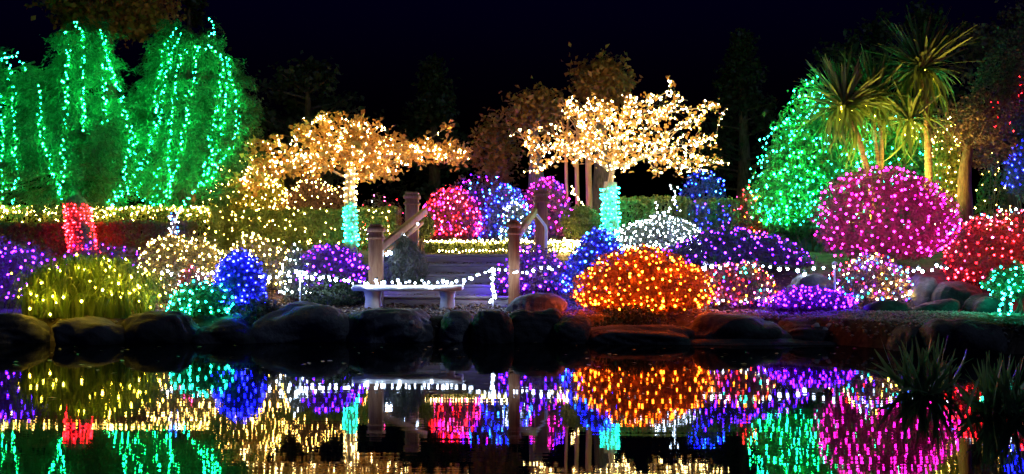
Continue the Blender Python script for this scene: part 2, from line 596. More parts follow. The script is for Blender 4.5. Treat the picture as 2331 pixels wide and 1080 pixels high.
def tree(label, trunk, spec, Y, n_attr, bark, leaf, n_leaf, L, W, step=0.09, kill=0.13, rmax=0.09, leaf_spec=None, name='tree', leaf_r=0.02, spread=0.06, tip=0.004, rng=RNG, group=None, clump=1.0, taper=.85):
    A = ellipsoids(spec, Y, n_attr, rng)
    nodes, par = grow(trunk, A, step, 0.9, kill, rng=rng)
    r = radii(par, tip)
    nt = len(trunk)
    r = np.minimum(r, rmax)
    r[:nt] = np.maximum(r[:nt], rmax * np.linspace(1.15, taper, nt))
    base = np.asarray(trunk[0], float)
    root = link(name, None, None, base)
    tag(root, label, 'tree', group)
    tv, tq = tube_path(nodes[:nt], r[:nt], 10)
    build('trunk', tv, [tq], MATS[bark], root, base, (0, 0, 0), smooth=True)
    i = np.arange(nt, len(nodes)); pi = par[i]
    v, q = tubes(nodes[pi], nodes[i], np.minimum(r[pi], r[i] * 1.25), r[i], 5)
    build('branches', v, [q], MATS[bark], root, base, (0, 0, 0), smooth=True)['kind'] = 'stuff'
    if n_leaf:
        thin = i[r[i] < leaf_r]
        s = rng.choice(rng.choice(thin, max(10, int(len(thin) * clump)), replace=False), n_leaf)
        p = nodes[s] + rng.normal(size=(n_leaf, 3)) * spread
        if leaf_spec is not None:
            keep = np.array([leaf_spec(*pp) for pp in p]); p = p[keep]
        v, q = leaf_cloud(p, np.tile([0, -.3, .6], (len(p), 1)), L, W, rng, 0.5)
        build('crown', v, [q], MATS[leaf], root, base, (0, 0, 0))['kind'] = 'stuff'
    return root, nodes, par, r


def along_branches(nodes, r, n, rng, rlo=0.0, rhi=0.04, off=0.012, sel=None):
    s = np.where((r > rlo) & (r < rhi))[0]
    if sel is not None: s = s[sel(nodes[s])]
    s = rng.choice(s, n, replace=len(s) < n)
    d = unit(rng.normal(size=(n, 3)) + np.array([0, -0.5, 0]))
    return nodes[s] + d * (r[s] + off)[:, None] + rng.normal(size=(n, 3)) * 0.012


def wrap(p0, p1, r0, r1, turns, n, rng, jit=0.012):
    """lamps wound round a trunk"""
    t = np.linspace(0, 1, n); th = t * turns * 2 * np.pi
    p0, p1 = np.asarray(p0), np.asarray(p1)
    c = p0 + (p1 - p0) * t[:, None]
    r = (r0 + (r1 - r0) * t + 0.014)[:, None]
    return c + np.stack([np.cos(th), np.sin(th), 0 * t], 1) * r + rng.normal(size=(n, 3)) * jit


def polyline(pts, spacing):
    pts = np.asarray(pts, float)
    d = np.concatenate([[0], np.cumsum(np.linalg.norm(np.diff(pts, axis=0), axis=1))])
    s = np.arange(0, d[-1], spacing)
    return np.stack([np.interp(s, d, pts[:, i]) for i in range(3)], 1)


# ------------------------------------------------------------------ ground and water
gx = np.concatenate([np.linspace(-200, -12, 14)[:-1], np.linspace(-12, 12, 161), np.linspace(12, 200, 14)[1:]])
gy = np.concatenate([np.linspace(-60, 8, 12)[:-1], np.linspace(8, 24, 141), np.linspace(24, 300, 24)[1:]])
GX, GY = np.meshgrid(gx, gy)
GZ = ground(GX, GY)
# far side of the pond behind the camera rises again
GZ = np.where(GY < -2, np.maximum(GZ, -0.6 + 0.9 * sstep(-2, -6, GY) if False else GZ), GZ)
st = (GX > -1.75) & (GX < 0.5) & (GY > 13.1) & (GY < 15.9)
GZ = np.where(st, np.minimum(GZ, 0.20 + 0.0 * GZ), GZ)
GZ = GZ + 0.012 * np.sin(GX * 7.3 + GY * 3.1) * np.sin(GY * 6.1 - GX * 2.2) * (GY > 11.8) * (~st)
nxg = len(gx)
ii = (np.arange(len(gy) - 1)[:, None] * nxg + np.arange(nxg - 1)[None]).ravel()
gq = np.stack([ii, ii + 1, ii + 1 + nxg, ii + nxg], 1)
g_o = build('ground', np.stack([GX.ravel(), GY.ravel(), GZ.ravel()], 1), [gq], MATS['soil'], smooth=True)
tag(g_o, kind='structure')

wm, nt, b = mat_base('water')
nt.nodes.remove(b)                                                   # still, peaty pond water: dark body under a weak mirror film
dif = nt.nodes.new("ShaderNodeBsdfDiffuse"); dif.inputs["Color"].default_value = (0.0015, 0.003, 0.006, 1)
glo = nt.nodes.new("ShaderNodeBsdfGlossy"); glo.inputs["Color"].default_value = (0.55, 0.56, 0.58, 1); glo.inputs["Roughness"].default_value = 0.02
fre = nt.nodes.new("ShaderNodeFresnel"); fre.inputs["IOR"].default_value = 1.333
wmix = nt.nodes.new("ShaderNodeMixShader")
nt.links.new(fre.outputs[0], wmix.inputs[0]); nt.links.new(dif.outputs[0], wmix.inputs[1]); nt.links.new(glo.outputs[0], wmix.inputs[2])
nt.links.new(wmix.outputs[0], nt.nodes["Material Output"].inputs["Surface"])
tc = nt.nodes.new("ShaderNodeTexCoord")


def ripple(scale, sx, sy, detail):
    mp = nt.nodes.new("ShaderNodeMapping"); mp.inputs["Scale"].default_value = (sx, sy, 1)
    nz = nt.nodes.new("ShaderNodeTexNoise"); nz.inputs["Scale"].default_value = scale; nz.inputs["Detail"].default_value = detail
    nt.links.new(tc.outputs["Object"], mp.inputs[0]); nt.links.new(mp.outputs[0], nz.inputs["Vector"])
    return nz.outputs[0]


r1, r2 = ripple(1.0, 0.6, 7.0, 2.5), ripple(1.0, 8.0, 20.0, 1.0)
ml = nt.nodes.new("ShaderNodeMath"); ml.operation = 'MULTIPLY_ADD'
nt.links.new(r2, ml.inputs[0]); ml.inputs[1].default_value = 0.10; nt.links.new(r1, ml.inputs[2])
bp = nt.nodes.new("ShaderNodeBump"); bp.inputs["Strength"].default_value = 1.0; bp.inputs["Distance"].default_value = 0.00045
nt.links.new(ml.outputs[0], bp.inputs["Height"]); nt.links.new(bp.outputs[0], glo.inputs["Normal"])
w_o = build('water', [(-60, -40, 0), (60, -40, 0), (60, 12.4, 0), (-60, 12.4, 0)], [np.array([(0, 1, 2, 3)])], wm)
tag(w_o, kind='structure')

# ------------------------------------------------------------------ boulders at the water's edge
import bmesh
_bm = bmesh.new(); bmesh.ops.create_icosphere(_bm, subdivisions=5, radius=1.0)
SPH_V = np.array([v.co[:] for v in _bm.verts]); SPH_F = np.array([[v.index for v in f.verts] for f in _bm.faces]); _bm.free()


def boulder(label, x0, x1, ytop, Y, mat='dark_stone', depth=None, zbot=-0.15, flat=0.0, spots=(), group='boulders along the pond edge', name='boulder', seed=None):
    rng = np.random.default_rng(seed if seed is not None else int(x0 * 7 + ytop))
    X = ((x0 + x1) / 2 - CX) * Y / FOC
    top = H_EYE - (ytop - HOR) * Y / FOC
    rx = (x1 - x0) / 2 * Y / FOC
    ry = depth or max(0.28, rx * 0.75)
    u = SPH_V
    w = rng.normal(size=(9, 3)) * np.array([[1.3], [1.8], [2.6], [3.6], [5.5], [9], [14], [21], [30]]); ph = rng.uniform(0, 6.28, 9)
    nz = (np.sin(u @ w.T + ph) * np.array([.13, .10, .07, .045, .028, .018, .012, .008, .006])).sum(1)
    e = 0.84
    s = np.sign(u) * np.abs(u) ** e
    s = s / np.maximum(np.abs(s).max(), 1)
    h = (top - zbot)
    p = s * (1 + nz)[:, None] * np.array([rx, ry, h / 2 * 1.0])
    p[:, 2] = np.where(p[:, 2] > 0, p[:, 2] * (1 - flat * 0.3), p[:, 2])
    p[:, 2] += h / 2 - max(0, p[:, 2].max() - h / 2)
    c = np.array([X, Y, zbot])
    o = link(name, np_mesh(name, p, [SPH_F], MATS[mat], smooth=True), None, c)
    tag(o, label, 'rock', group)
    for sx, sy, sr in spots:      # pale lichen discs that follow the face of the stone
        q = P(sx, sy, Y - ry)
        d = np.linalg.norm((p + c)[:, [0, 2]] - q[[0, 2]], axis=1) + np.where(p[:, 1] > 0, 9, 0)
        near = np.argmin(d); cc = p[near]; nn = unit(cc / np.array([rx, ry, h / 2]) ** 1); nn = unit(np.array([nn[0] * .3, -1, max(.1, nn[2] * .3)]))
        a = unit(np.cross(nn, [0, 0, 1.])); bb = np.cross(a, nn)
        th = np.linspace(0, 2 * np.pi, 13)[:-1]
        rr = sr * Y / FOC * (1 + .2 * np.sin(th * 3 + sx))
        ring = cc + nn * .012 + (np.cos(th) * rr)[:, None] * a + (np.sin(th) * rr * .7)[:, None] * bb
        vv = np.concatenate([[cc + nn * .016], ring, ring - nn * .03])
        ff = np.array([(0, 1 + k, 1 + (k + 1) % 12) for k in range(12)]); fq = np.array([(1 + k, 13 + k, 13 + (k + 1) % 12, 1 + (k + 1) % 12) for k in range(12)])
        link('lichen_patch', np_mesh('lichen_patch', vv, [ff, fq], MATS['pale_lichen']), o, (0, 0, 0))
    return o


boulder('dark low boulder at the left frame edge in front of the purple-lit bed', -60, 110, 712, 11.4)
boulder('small black boulder below the yellow-lit strap-leaf clump', 120, 285, 722, 11.3)
boulder('broad black boulder just left of the teal-lit shrub foot', 280, 465, 706, 11.5)
boulder('low black boulder below the teal-lit shrub', 445, 585, 726, 11.4)
boulder('large smooth grey boulder left of the bench', 592, 798, 686, 11.65, 'stone')
boulder('pale-topped lichen-mottled boulder right in front of the bench', 806, 1006, 693, 11.6, 'lichen_stone', spots=((938, 737, 8),))
boulder('narrow grey boulder under the right leg of the bench', 1000, 1085, 706, 11.6, 'stone')
boulder('round black boulder between the bench and the slab rock', 1068, 1165, 699, 11.5)
boulder('black boulder below the flat pale slab rock', 1152, 1310, 694, 11.6)
boulder('flat pale slab rock lying between right front post and orange-lit shrub', 1165, 1298, 666, 12.4, 'lichen_stone', zbot=0.05, depth=0.3, group=None, name='slab_rock', seed=4)
boulder('small dark boulder at the left foot of the orange-lit shrub', 1250, 1365, 718, 11.4)
boulder('long dark boulder below the orange-lit shrub', 1345, 1570, 738, 11.4)
boulder('wide dark boulder between orange-lit shrub and lichen-spotted boulder', 1560, 1775, 712, 11.5)
boulder('dark boulder with two pale lichen spots below the violet heather', 1768, 1945, 714, 11.5, spots=((1862, 743, 9), (1897, 744, 12), (1882, 750, 7)))
boulder('smallest dark boulder of the right bank beside the spotted one', 1955, 2042, 726, 11.0)
boulder('rounded dark boulder between the smallest and the big humped one', 2008, 2140, 738, 10.4)
boulder('big humped black boulder beside the teal-lit grass at right', 2112, 2285, 722, 10.1)
boulder('flat stone half sunk at the waterline under the orange-lit shrub', 1520, 1900, 770, 11.1, zbot=-0.1, depth=0.2, name='ledge_stone', group=None)
boulder('flat pale stone on the gravel in front of second multicoloured shrub', 1965, 2075, 682, 11.9, 'dark_stone', zbot=0.08, depth=.2, group=None, name='flat_stone')
boulder('flat pale stone lying on gravel below the bluish rock', 2080, 2185, 680, 11.9, 'dark_stone', zbot=0.08, depth=.2, group=None, name='flat_stone')
boulder('dark slab stone below the red-lit shrub at right', 2195, 2300, 668, 11.6, zbot=0.08, depth=.25, group=None, name='flat_stone')
boulder('bluish rock under the right part of the white light chain', 2066, 2140, 622, 12.9, 'dark_stone', zbot=0.0, group=None, name='garden_rock')
boulder('brown-purple rock below the red-lit shrub', 2115, 2240, 640, 12.6, 'dark_stone', zbot=0.0, group=None, name='garden_rock')
boulder('brown rock between violet heather and second multicoloured shrub', 1770, 1900, 622, 13.0, 'dark_stone', zbot=0.0, group=None, name='garden_rock')

# fallen leaves on the terrace and slope, floating leaves on the pond
n = 4200
lx = RNG.uniform(-5.2, 5.0, n); ly = RNG.uniform(11.9, 14.6, n)
lp = np.stack([lx, ly, ground(lx, ly) + 0.018], 1)
v, q = leaf_cloud(lp, np.tile([0, 0, 3.], (n, 1)), 0.06, 0.04, RNG, 0)
tag(build('fallen_leaves', v, [q], MATS['leaf_litter']), 'brown fallen leaves scattered on the ground around the bench', 'leaves', kind='stuff')
n = 5200
px_ = np.concatenate([RNG.uniform(-5.5, 5.4, n // 2), RNG.uniform(2.2, 5.6, n - n // 2)]); py_ = bank_y(px_) + RNG.uniform(.15, 1.9, n)
sc_ = RNG.uniform(.008, .028, (n, 1, 1)) * np.array([1, 1, .6])
ang = RNG.uniform(0, 6.28, n); ov = OCT_V[None] * RNG.uniform(.7, 1.2, (n, 6, 1))
ov = np.stack([ov[..., 0] * np.cos(ang)[:, None] - ov[..., 1] * np.sin(ang)[:, None], ov[..., 0] * np.sin(ang)[:, None] + ov[..., 1] * np.cos(ang)[:, None], ov[..., 2]], 2)
v = np.stack([px_, py_, ground(px_, py_) + .008], 1)[:, None] + ov * sc_
tag(build('gravel', v.reshape(-1, 3), [(OCT_F[None] + 6 * np.arange(n)[:, None, None]).reshape(-1, 3)], MATS['path_stone']), 'small brown gravel strewn on the bank between the stones', 'gravel', kind='stuff')
n = 160
fx = RNG.uniform(-4.5, 4, n); fy = RNG.choice([11.0, 10.6, 10.0, 9.2, 8.2, 7.0], n) + RNG.normal(size=n) * .35
v, q = leaf_cloud(np.stack([fx, fy, np.full(n, .006)], 1), np.tile([0, 0, 8.], (n, 1)), 0.05, 0.035, RNG, 0, fold=.05)
v[:, 2] = np.maximum(v[:, 2], .002)
tag(build('floating_leaves', v, [q], MATS['leaf_litter']), 'tiny fallen leaves floating on the dark pond water', 'leaves', kind='stuff')

# ------------------------------------------------------------------ steps, handrails, bench
NS = 5
sroot = link('garden_steps', None, None, (-0.75, 13.35, 0.3))
tag(sroot, 'brown timber garden steps rising between the two handrails', 'steps')
srel = np.array([-0.75, 13.35, 0.3])
for i in range(NS):
    t = i / (NS - 1)
    xa, xb = -1.75 + 0.15 * t, 0.02 + 0.42 * t
    zt = 0.30 + (i + 1) * 0.136
    y0 = 13.35 + i * 0.40
    st_o = build_box('step', ((xa + xb) / 2, y0 + 0.23, zt - 0.16), (xb - xa, 0.46, 0.25), MATS['step_wood'], sroot, 0.012, srel)
    nose = build_box('step_edge', (0, -0.215, 0.142), (xb - xa + 0.01, 0.10, 0.036), MATS['step_wood'], st_o, 0.008)
lz = 0.30 + NS * 0.136
land = build_box('landing', (-0.55, 17.0, lz - 0.1), (2.3, 2.9, 0.2), MATS['path_stone'], None, 0.01)
tag(land, kind='structure')
land.name = 'path'
nl = 240
lx = RNG.uniform(-1.5, .3, nl); k = RNG.integers(0, NS, nl)
lp = np.stack([lx, 13.35 + k * .4 + RNG.uniform(.06, .36, nl), .30 + (k + 1) * .136 + .012], 1)
v, q = leaf_cloud(lp, np.tile([0, 0, 3.], (nl, 1)), 0.055, 0.035, RNG)
tag(build('step_leaves', v, [q], MATS['leaf_litter']), 'pale fallen leaves lying on the timber steps', 'leaves', kind='stuff')


def post(parent, rel, x, ytop, Y, w_px, style):
    w = w_px * Y / FOC
    c = P(x, ytop, Y); g = min(ground(c[0], Y), 0.30 + max(0, (Y - 13.35) / .4) * .136) - 0.05
    h = c[2] - g
    po = build_box('post', (c[0], Y, g + (h - .10) / 2), (w, w, h - .10), MATS['post_wood'], parent, 0.008, rel)
    z = (h - .10) / 2
    build_box('collar', (0, 0, z - .07), (w * 1.22, w * 1.22, .035), MATS['post_wood'], po, 0.006)
    build_box('cap', (0, 0, z + .0305), (w * 1.28, w * 1.28, .06), MATS['post_wood'], po, 0.012)
    build_box('cap_top', (0, 0, z + .0815), (w * (1.05 if style else .9), w * (1.05 if style else .9), .038), MATS['post_wood'], po, 0.012)
    return c


def bar(name, a, b, w, h, mat, parent, rel):
    a, b = np.asarray(a), np.asarray(b); d = b - a; L = np.linalg.norm(d)
    v, f = box((0, 0, 0), (w, L, h), 0.008)
    o = link(name, np_mesh(name, v, f, MATS[mat] if isinstance(mat, str) else mat), parent, (a + b) / 2 - rel)
    yv = Vector(d / L); xv = yv.cross(Vector((0, 0, 1))).normalized(); zv = xv.cross(yv)
    o.rotation_euler = Matrix((xv, yv, zv)).transposed().to_euler()
    return o


rel = np.array([-1.6, 13.2, .3])
hl = link('handrail', None, None, rel); tag(hl, 'wooden handrail with two capped posts on the left of the steps', 'handrail', 'wooden handrails of the steps')
post(hl, rel, 856, 511, 13.2, 31, 0)
post(hl, rel, 938, 438, 15.25, 29, 1)
bar('rail', P(868, 562, 13.25), P(968, 481, 15.1), .07, .095, 'post_wood', hl, rel)
bar('lower_rail', P(872, 580, 13.35), P(962, 508, 15.1), .04, .05, 'post_wood', hl, rel)
rel = np.array([0.1, 13.2, .3])
hr = link('handrail', None, None, rel); tag(hr, 'wooden handrail with two capped posts right of the steps, with pale grab rail', 'handrail', 'wooden handrails of the steps')
post(hr, rel, 1170, 501, 13.2, 26, 0)
post(hr, rel, 1232, 433, 15.25, 29, 1)
bar('rail', P(1180, 532, 13.25), P(1218, 482, 15.1), .07, .095, 'post_wood', hr, rel)
v, q = tube_path([P(1180, 548, 13.3), P(1198, 512, 14.0), P(1214, 489, 14.8), P(1222, 490, 14.95), P(1241, 514, 15.0), P(1243, 522, 15.0), P(1243, 575, 15.0)], 0.022, 8)
build('grab_rail', v, [q], steel_m, hr, rel, (0, 0, 0), smooth=True)

brel = P(930, 703, 12.85); brel[2] = ground(brel[0], 12.85)
bz = H_EYE - (649 - HOR) * 12.85 / FOC
bench = link('bench', None, None, brel); tag(bench, 'low pale stone bench on two flared legs by the pond', 'bench')
bx0, bx1 = P(806, 650, 12.85)[0], P(1054, 650, 12.85)[0]
build_box('seat', ((bx0 + bx1) / 2, 12.85, bz - .035), (bx1 - bx0, .40, .07), MATS['cast_stone'], bench, .015, brel)
for lx_ in (850, 1019):
    cx_ = P(lx_, 0, 12.85)[0]; z0 = brel[2] - .04; z1 = bz - .07
    hw = .075
    prof = [(-.11, 0), (-.085, .25), (-.075, .6), (-.09, .93), (-.10, 1.0)]
    vv = []
    for sx, t in prof:
        for (a, b2) in ((sx, -.15), (-sx, -.15), (-sx, .15), (sx, .15)):
            vv.append((cx_ + a, 12.85 + b2 * (1 + abs(sx)), z0 + (z1 - z0) * t))
    ff = np.array([(r * 4 + i, r * 4 + (i + 1) % 4, r * 4 + 4 + (i + 1) % 4, r * 4 + 4 + i) for r in range(4) for i in range(4)] + [(3, 2, 1, 0), (16, 17, 18, 19)])
    build('leg', np.array(vv), [ff], MATS['cast_stone'], bench, brel, (0, 0, 0))

# ------------------------------------------------------------------ shrubs and their light nets, front rows first
G_SH = 'lit shrubs in the pond garden'

# strap-leaf clump, left
def strap_clump(label, x0, x1, ytop, Y, n, mat, wid, rng, name='grass_clump', spreadf=1.0, hf=1.0):
    Xc = ((x0 + x1) / 2 - CX) * Y / FOC; rx = (x1 - x0) / 2 * Y / FOC
    g = ground(Xc, Y); base = np.array([Xc, Y, g])
    H = (H_EYE - (ytop - HOR) * Y / FOC - g)
    root = link(name, None, None, base); tag(root, label, 'plant')
    K = 6
    nt_ = max(6, n // 30)                                     # tufts that each fan out
    tc_ = np.stack([((np.arange(nt_) + rng.uniform(-.3, 1.3, nt_)) / nt_ * 1.5 - .75) * rx, rng.uniform(-.35, .35, nt_), np.zeros(nt_)], 1)
    tu = rng.integers(0, nt_, n)
    o = tc_[tu] + np.stack([rng.normal(size=n) * .03, rng.normal(size=n) * .03, np.zeros(n)], 1)
    th = rng.uniform(0, 2 * np.pi, n)
    out = np.stack([np.cos(th), np.sin(th), np.zeros(n)], 1)
    edge = 1 - .55 * np.abs(o[:, 0] / rx) ** 2
    hh = H * hf * rng.uniform(.45, 1.12, n) * edge; ll = rng.uniform(.12, .50, n) * spreadf
    t = np.linspace(0, 1, K)
    e_ = np.where(rng.uniform(0, 1, n) < .6, rng.uniform(-.05, .6, n), rng.uniform(.6, 1.0, n))      # height of the tip against the crest of the arch
    A_ = (2 + 2 * np.sqrt(1 - e_))[:, None]
    zc = (A_ * t[None] - A_ ** 2 / 4 * t[None] ** 2) * hh[:, None]
    ll = ll * (1.35 - .8 * np.clip(e_, 0, 1))
    cpt = o[:, None] + out[:, None] * (ll[:, None] * t[None] ** 1.4)[..., None]
    cpt[..., 2] += zc - .02
    side = np.stack([-out[:, 1], out[:, 0], np.zeros(n)], 1)
    side = unit(side + rng.normal(size=(n, 3)) * .35)
    ww = wid * rng.uniform(.7, 1.2, n)[:, None] * (1 - t[None] ** 2.5 * .92) * .5
    v = np.stack([cpt - side[:, None] * ww[..., None], cpt + side[:, None] * ww[..., None]], 2)  # n,K,2,3
    i = np.arange(K - 1)
    q = np.stack([2 * i, 2 * i + 1, 2 * i + 3, 2 * i + 2], 1)
    f = (np.arange(n)[:, None, None] * 2 * K + q[None]).reshape(-1, 4)
    b_ = build('blades', v.reshape(-1, 3), [f], MATS[mat], root, (0, 0, 0), (0, 0, 0)); b_['kind'] = 'stuff'
    return root, base, cpt + base


rt, base, cp = strap_clump('yellow-lit clump of arching strap leaves on the left bank', 38, 380, 586, 12.0, 1500, 'leaf_strap', .022, RNG)
s = RNG.choice(1500, 130, replace=False)
pts = cp[s, RNG.integers(1, 6, 130)] + RNG.normal(size=(130, 3)) * .02
pts[:, 1] -= .10
pts = pts[pts[:, 2] > ground(pts[:, 0], pts[:, 1]) + .04]
light_string('yellow string lights strewn through the strap-leaf clump', pts, 'yellow', .013, single=False, max_gap=3)

m = Mound(383, 528, 640, 12.0, k=.3); shrub('small dark shrub with teal lights beside the blue dome', m, 'leaf_green', 3500)
net('teal light net over the small shrub left of the blue dome', m, 60, 'teal', .013, f=1.05)
m = Mound(486, 606, 574, 12.4, k=.36, lump=.04); shrub('upright dome-shaped shrub covered in blue lights, left of the bench', m, 'leaf_grey', 6000)
net('blue light net over the dome left of the bench', m, 110, 'blue', .014, f=1.04)
m = Mound(545, 655, 672, 11.75, k=.25, lump=.2); shrub('unlit small leafy plant on the rocks right of blue dome', m, 'leaf_grey', 900, .07, .04, inner=.3)

m = Mound(-90, 150, 540, 13.0, k=.3); shrub('broad shrub with purple lights at the left frame edge', m, 'leaf_heather', 7000)
net('purple light net over the shrub at the left frame edge', m, 120, 'purple', .014, single=True)
m = Mound(140, 345, 560, 14.2, depth=.35, k=.3); shrub('low purple-lit heather strip behind the strap-leaf clump', m, 'leaf_heather', 4000)
net('purple light string over the low heather strip behind strap leaves', m, 70, 'purple', .012, single=False)
m = Mound(325, 515, 532, 13.7, k=.3); shrub('rounded shrub sparkling with gold lights left of the blue dome', m, 'leaf_grey', 6000)
net('gold light net over the rounded shrub left of the blue dome', m, 210, 'gold', .012, single=False)
m = Mound(480, 655, 548, 14.0, k=.3, depth=.5); shrub('low shrub with gold lights behind the blue dome', m, 'leaf_grey', 5000)
net('gold light net over the low shrub behind the blue dome', m, 150, 'gold', .012, single=False)
m = Mound(395, 480, 610, 12.7, k=.3); shrub('small rusty plant with few warm lights behind the teal-lit shrub', m, 'leaf_rust', 1500)
net('few pink and white lights on the rusty plant', m, 26, ['pink', 'white'], .011, single=False)

m = Mound(668, 842, 545, 13.9, k=.35, lump=.13); shrub('purple-lit shrub just left of the left handrail', m, 'leaf_heather', 5500)
net('purple light net over the shrub left of the handrail', m, 95, 'purple', .014, single=True)
m = Mound(690, 838, 628, 13.15, k=.3, depth=.3, lump=.15); shrub('dark leafy mound put in for the shade under the purple-lit shrub left of the bench', m, 'leaf_dark', 2600)  # dark foliage standing in for the shadow below the purple-lit shrub
m = Mound(640, 705, 565, 13.6, k=.3); shrub('small grey shrub with white lights beside the purple-lit shrub', m, 'leaf_grey', 1800)
net('white lights on the small grey shrub beside the purple one', m, 40, 'white', .012, single=False)
m = Mound(862, 968, 536, 14.0, k=.4, lump=.08, depth=.38); shrub('unlit grey-green weeping mound shrub behind the left front post', m, 'leaf_juniper', 6000, .07, .018, droop=1.2)
m = Mound(1128, 1292, 568, 13.7, k=.35, lump=.12, depth=.45); shrub('purple-lit shrub behind the right front post', m, 'leaf_heather', 5000)
net('purple light net over the shrub behind the right front post', m, 75, 'purple', .014, single=True)
m = Mound(1288, 1412, 524, 13.5, k=.36, lump=.05, lean=.18); shrub('tall blue-lit dome shrub beside the orange-lit shrub', m, 'leaf_grey', 6500)
net('blue light net over the tall dome beside the orange shrub', m, 130, ['blue', 'blue', 'blue', 'sky'], .014, f=1.04)
m = Mound(1322, 1612, 570, 12.3, k=.34, lump=.06); shrub('large dome shrub glowing with orange lights at the water side', m, 'leaf_rust', 11000, .05, .032)
net('orange light net over the large dome at the water side', m, 240, 'orange', .0125, f=1.02, zmin=-.6)
m = Mound(1338, 1545, 684, 11.62, k=.3, depth=.3, lump=.15); shrub('unlit dark shrub at the foot of the orange-lit dome', m, 'leaf_dark', 3500)
m = Mound(1595, 1765, 598, 12.7, k=.3, lump=.12); shrub('low shrub with multicoloured lights right of the orange dome', m, 'leaf_heather', 4500)
net('multicoloured light net right of the orange dome', m, 150, ['red', 'white', 'pink', 'orange', 'purple', 'teal', 'warm'], .011, single=False)
m = Mound(1742, 1948, 652, 12.2, k=.25, lump=.08, depth=.3); shrub('low cushion of heather glowing violet on the right bank', m, 'leaf_heather', 5500, .05, .014, upright=1.0)
net('violet light net over the low heather cushion', m, 120, 'violet', .011, f=1.02, zmin=0.0, single=True)
m = Mound(1900, 2072, 578, 13.0, k=.35, lump=.1); shrub('round shrub with multicoloured lights below the magenta dome', m, 'leaf_heather', 4500)
net('multicoloured light net below the magenta dome', m, 170, ['white', 'red', 'teal', 'magenta', 'sky', 'yellow', 'purple', 'warm'], .0115, single=False)
m = Mound(1853, 2168, 386, 14.6, k=.46, lump=.045, ybot=606, depth=.85); shrub('huge round shrub covered in magenta lights', m, 'leaf_heather', 16000, .045, .03, zmin=-.95)
net('magenta light net over the huge round shrub', m, 250, 'magenta', .0155, f=1.02, zmin=-.75, ymax=.1)
m = Mound(1505, 1835, 518, 14.6, k=.3, lump=.1, depth=.7); shrub('wide dark mound shrub with sparse purple lights', m, 'leaf_dark', 12000)
net('sparse purple light net over the wide dark mound', m, 130, 'purple', .0125, single=True, zmin=-.1)
m = Mound(1405, 1605, 494, 15.5, k=.3, lump=.2, depth=.6); shrub('shrub thick with white lights beside the right tree trunk', m, 'leaf_grey', 7000)
net('dense white light net beside the right tree trunk', m, 300, 'white', .0115, single=False)
m = Mound(2158, 2420, 480, 13.6, k=.38, lump=.08, depth=.8); shrub('big shrub covered in red lights at the right frame edge', m, 'leaf_red_hedge', 9000)
net('red light net over the big shrub at the right frame edge', m, 230, ['red', 'red', 'red', 'red', 'pink'], .014, single=True)
u_ = darts(36, RNG, .55, .3); pts = m.at(u_, 1.08); light_string('white and blue lights along the top of the red-lit shrub', pts, ['white', 'sky', 'warm'], .012)
m = Mound(2245, 2390, 612, 11.3, k=.5, lump=.2, depth=.35, ybot=690); shrub('small weeping plant with teal lights on the right bank', m, 'leaf_green', 2500)
net('teal lights over the weeping plant on the right bank', m, 70, 'teal', .0125, single=True)
pts = polyline([P(2300, 640, 10.9), P(2285, 680, 10.85), P(2272, 715, 10.8)], .035); pts = np.concatenate([pts, polyline([P(2300, 660, 10.9), P(2305, 700, 10.8), P(2292, 718, 10.8)], .04)])
light_string('teal light string trailing down to the grass on the right bank', pts + RNG.normal(size=pts.shape) * .012, 'teal', .0135, single=True)
strap_clump('fine-bladed grass tuft catching teal light on the right bank', 2215, 2480, 715, 10.35, 800, 'leaf_strap', .010, RNG, 'grass_tuft', 1.6)

# ------------------------------------------------------------------ middle rows: hedges, topiary, far shrubs
G_HE = 'clipped hedges'
hedge('low reddish hedge beneath the conifer, behind the purple bed', -120, 425, 512, 15.2, .5, 'leaf_red_hedge', 14000, group=G_HE, ytop2=506)
_, hb = hedge('olive hedge with gold lights directly beneath the conifer', -120, 485, 472, 16.6, .6, 'leaf_box', 14000, group=G_HE)
n = 220
pts = np.stack([RNG.uniform(hb[0], hb[1], n), 16.57 - RNG.uniform(0, .03, n), hb[2] - np.abs(RNG.normal(size=n)) * .12 + .02], 1)
light_string('gold light string along the hedge beneath the conifer', pts, 'gold', .012, max_gap=3)
_, hb = hedge('long clipped green hedge behind the left lit tree', 478, 902, 486, 17.2, .7, 'leaf_box', 22000, group=G_HE, ytop2=472)
pts = np.stack([RNG.uniform(hb[0], hb[1], 90), np.full(90, 17.08), RNG.uniform(hb[2] - .5, hb[2] + .05, 90)], 1)
light_string('sparse gold lights hanging on the long green hedge', pts, 'gold', .0112, max_gap=4)
for i, (a, b_, yt, lab) in enumerate(((1408, 1488, 452, 'clipped box block nearest the right tree trunk'), (1484, 1562, 449, 'second clipped box block from the right tree trunk'), (1560, 1620, 458, 'third box block below the far blue dome'), (1616, 1682, 455, 'olive box block beside the red-lit bush'))):
    hedge(lab, a, b_, yt, 16.9 + .12 * (i % 2), .6, 'leaf_box', 4500, group=G_HE)
m = Mound(1665, 1745, 436, 17.2, k=.4, lump=.15); shrub('slim bush with red lights beside the green-lit shrub', m, 'leaf_red_hedge', 3500)
net('red and orange lights on the slim bush', m, 60, ['red', 'pink', 'orange'], .011, single=False)
m = Mound(1543, 1657, 394, 19.5, k=.4, lump=.08); shrub('far dome shrub with blue lights behind the box blocks', m, 'leaf_grey', 4000)
net('blue light net over the far dome behind the box blocks', m, 90, ['blue', 'sky'], .014, single=False)
pts = np.concatenate([polyline([P(1528, 425, 16.8), P(1545, 480, 16.8)], .05), polyline([P(1540, 430, 16.8), P(1522, 485, 16.8)], .05), polyline([P(1490, 455, 16.8), P(1500, 500, 16.8)], .06)])
light_string('white light strings hanging before the box blocks', pts + RNG.normal(size=pts.shape) * .03, 'white', .0115)
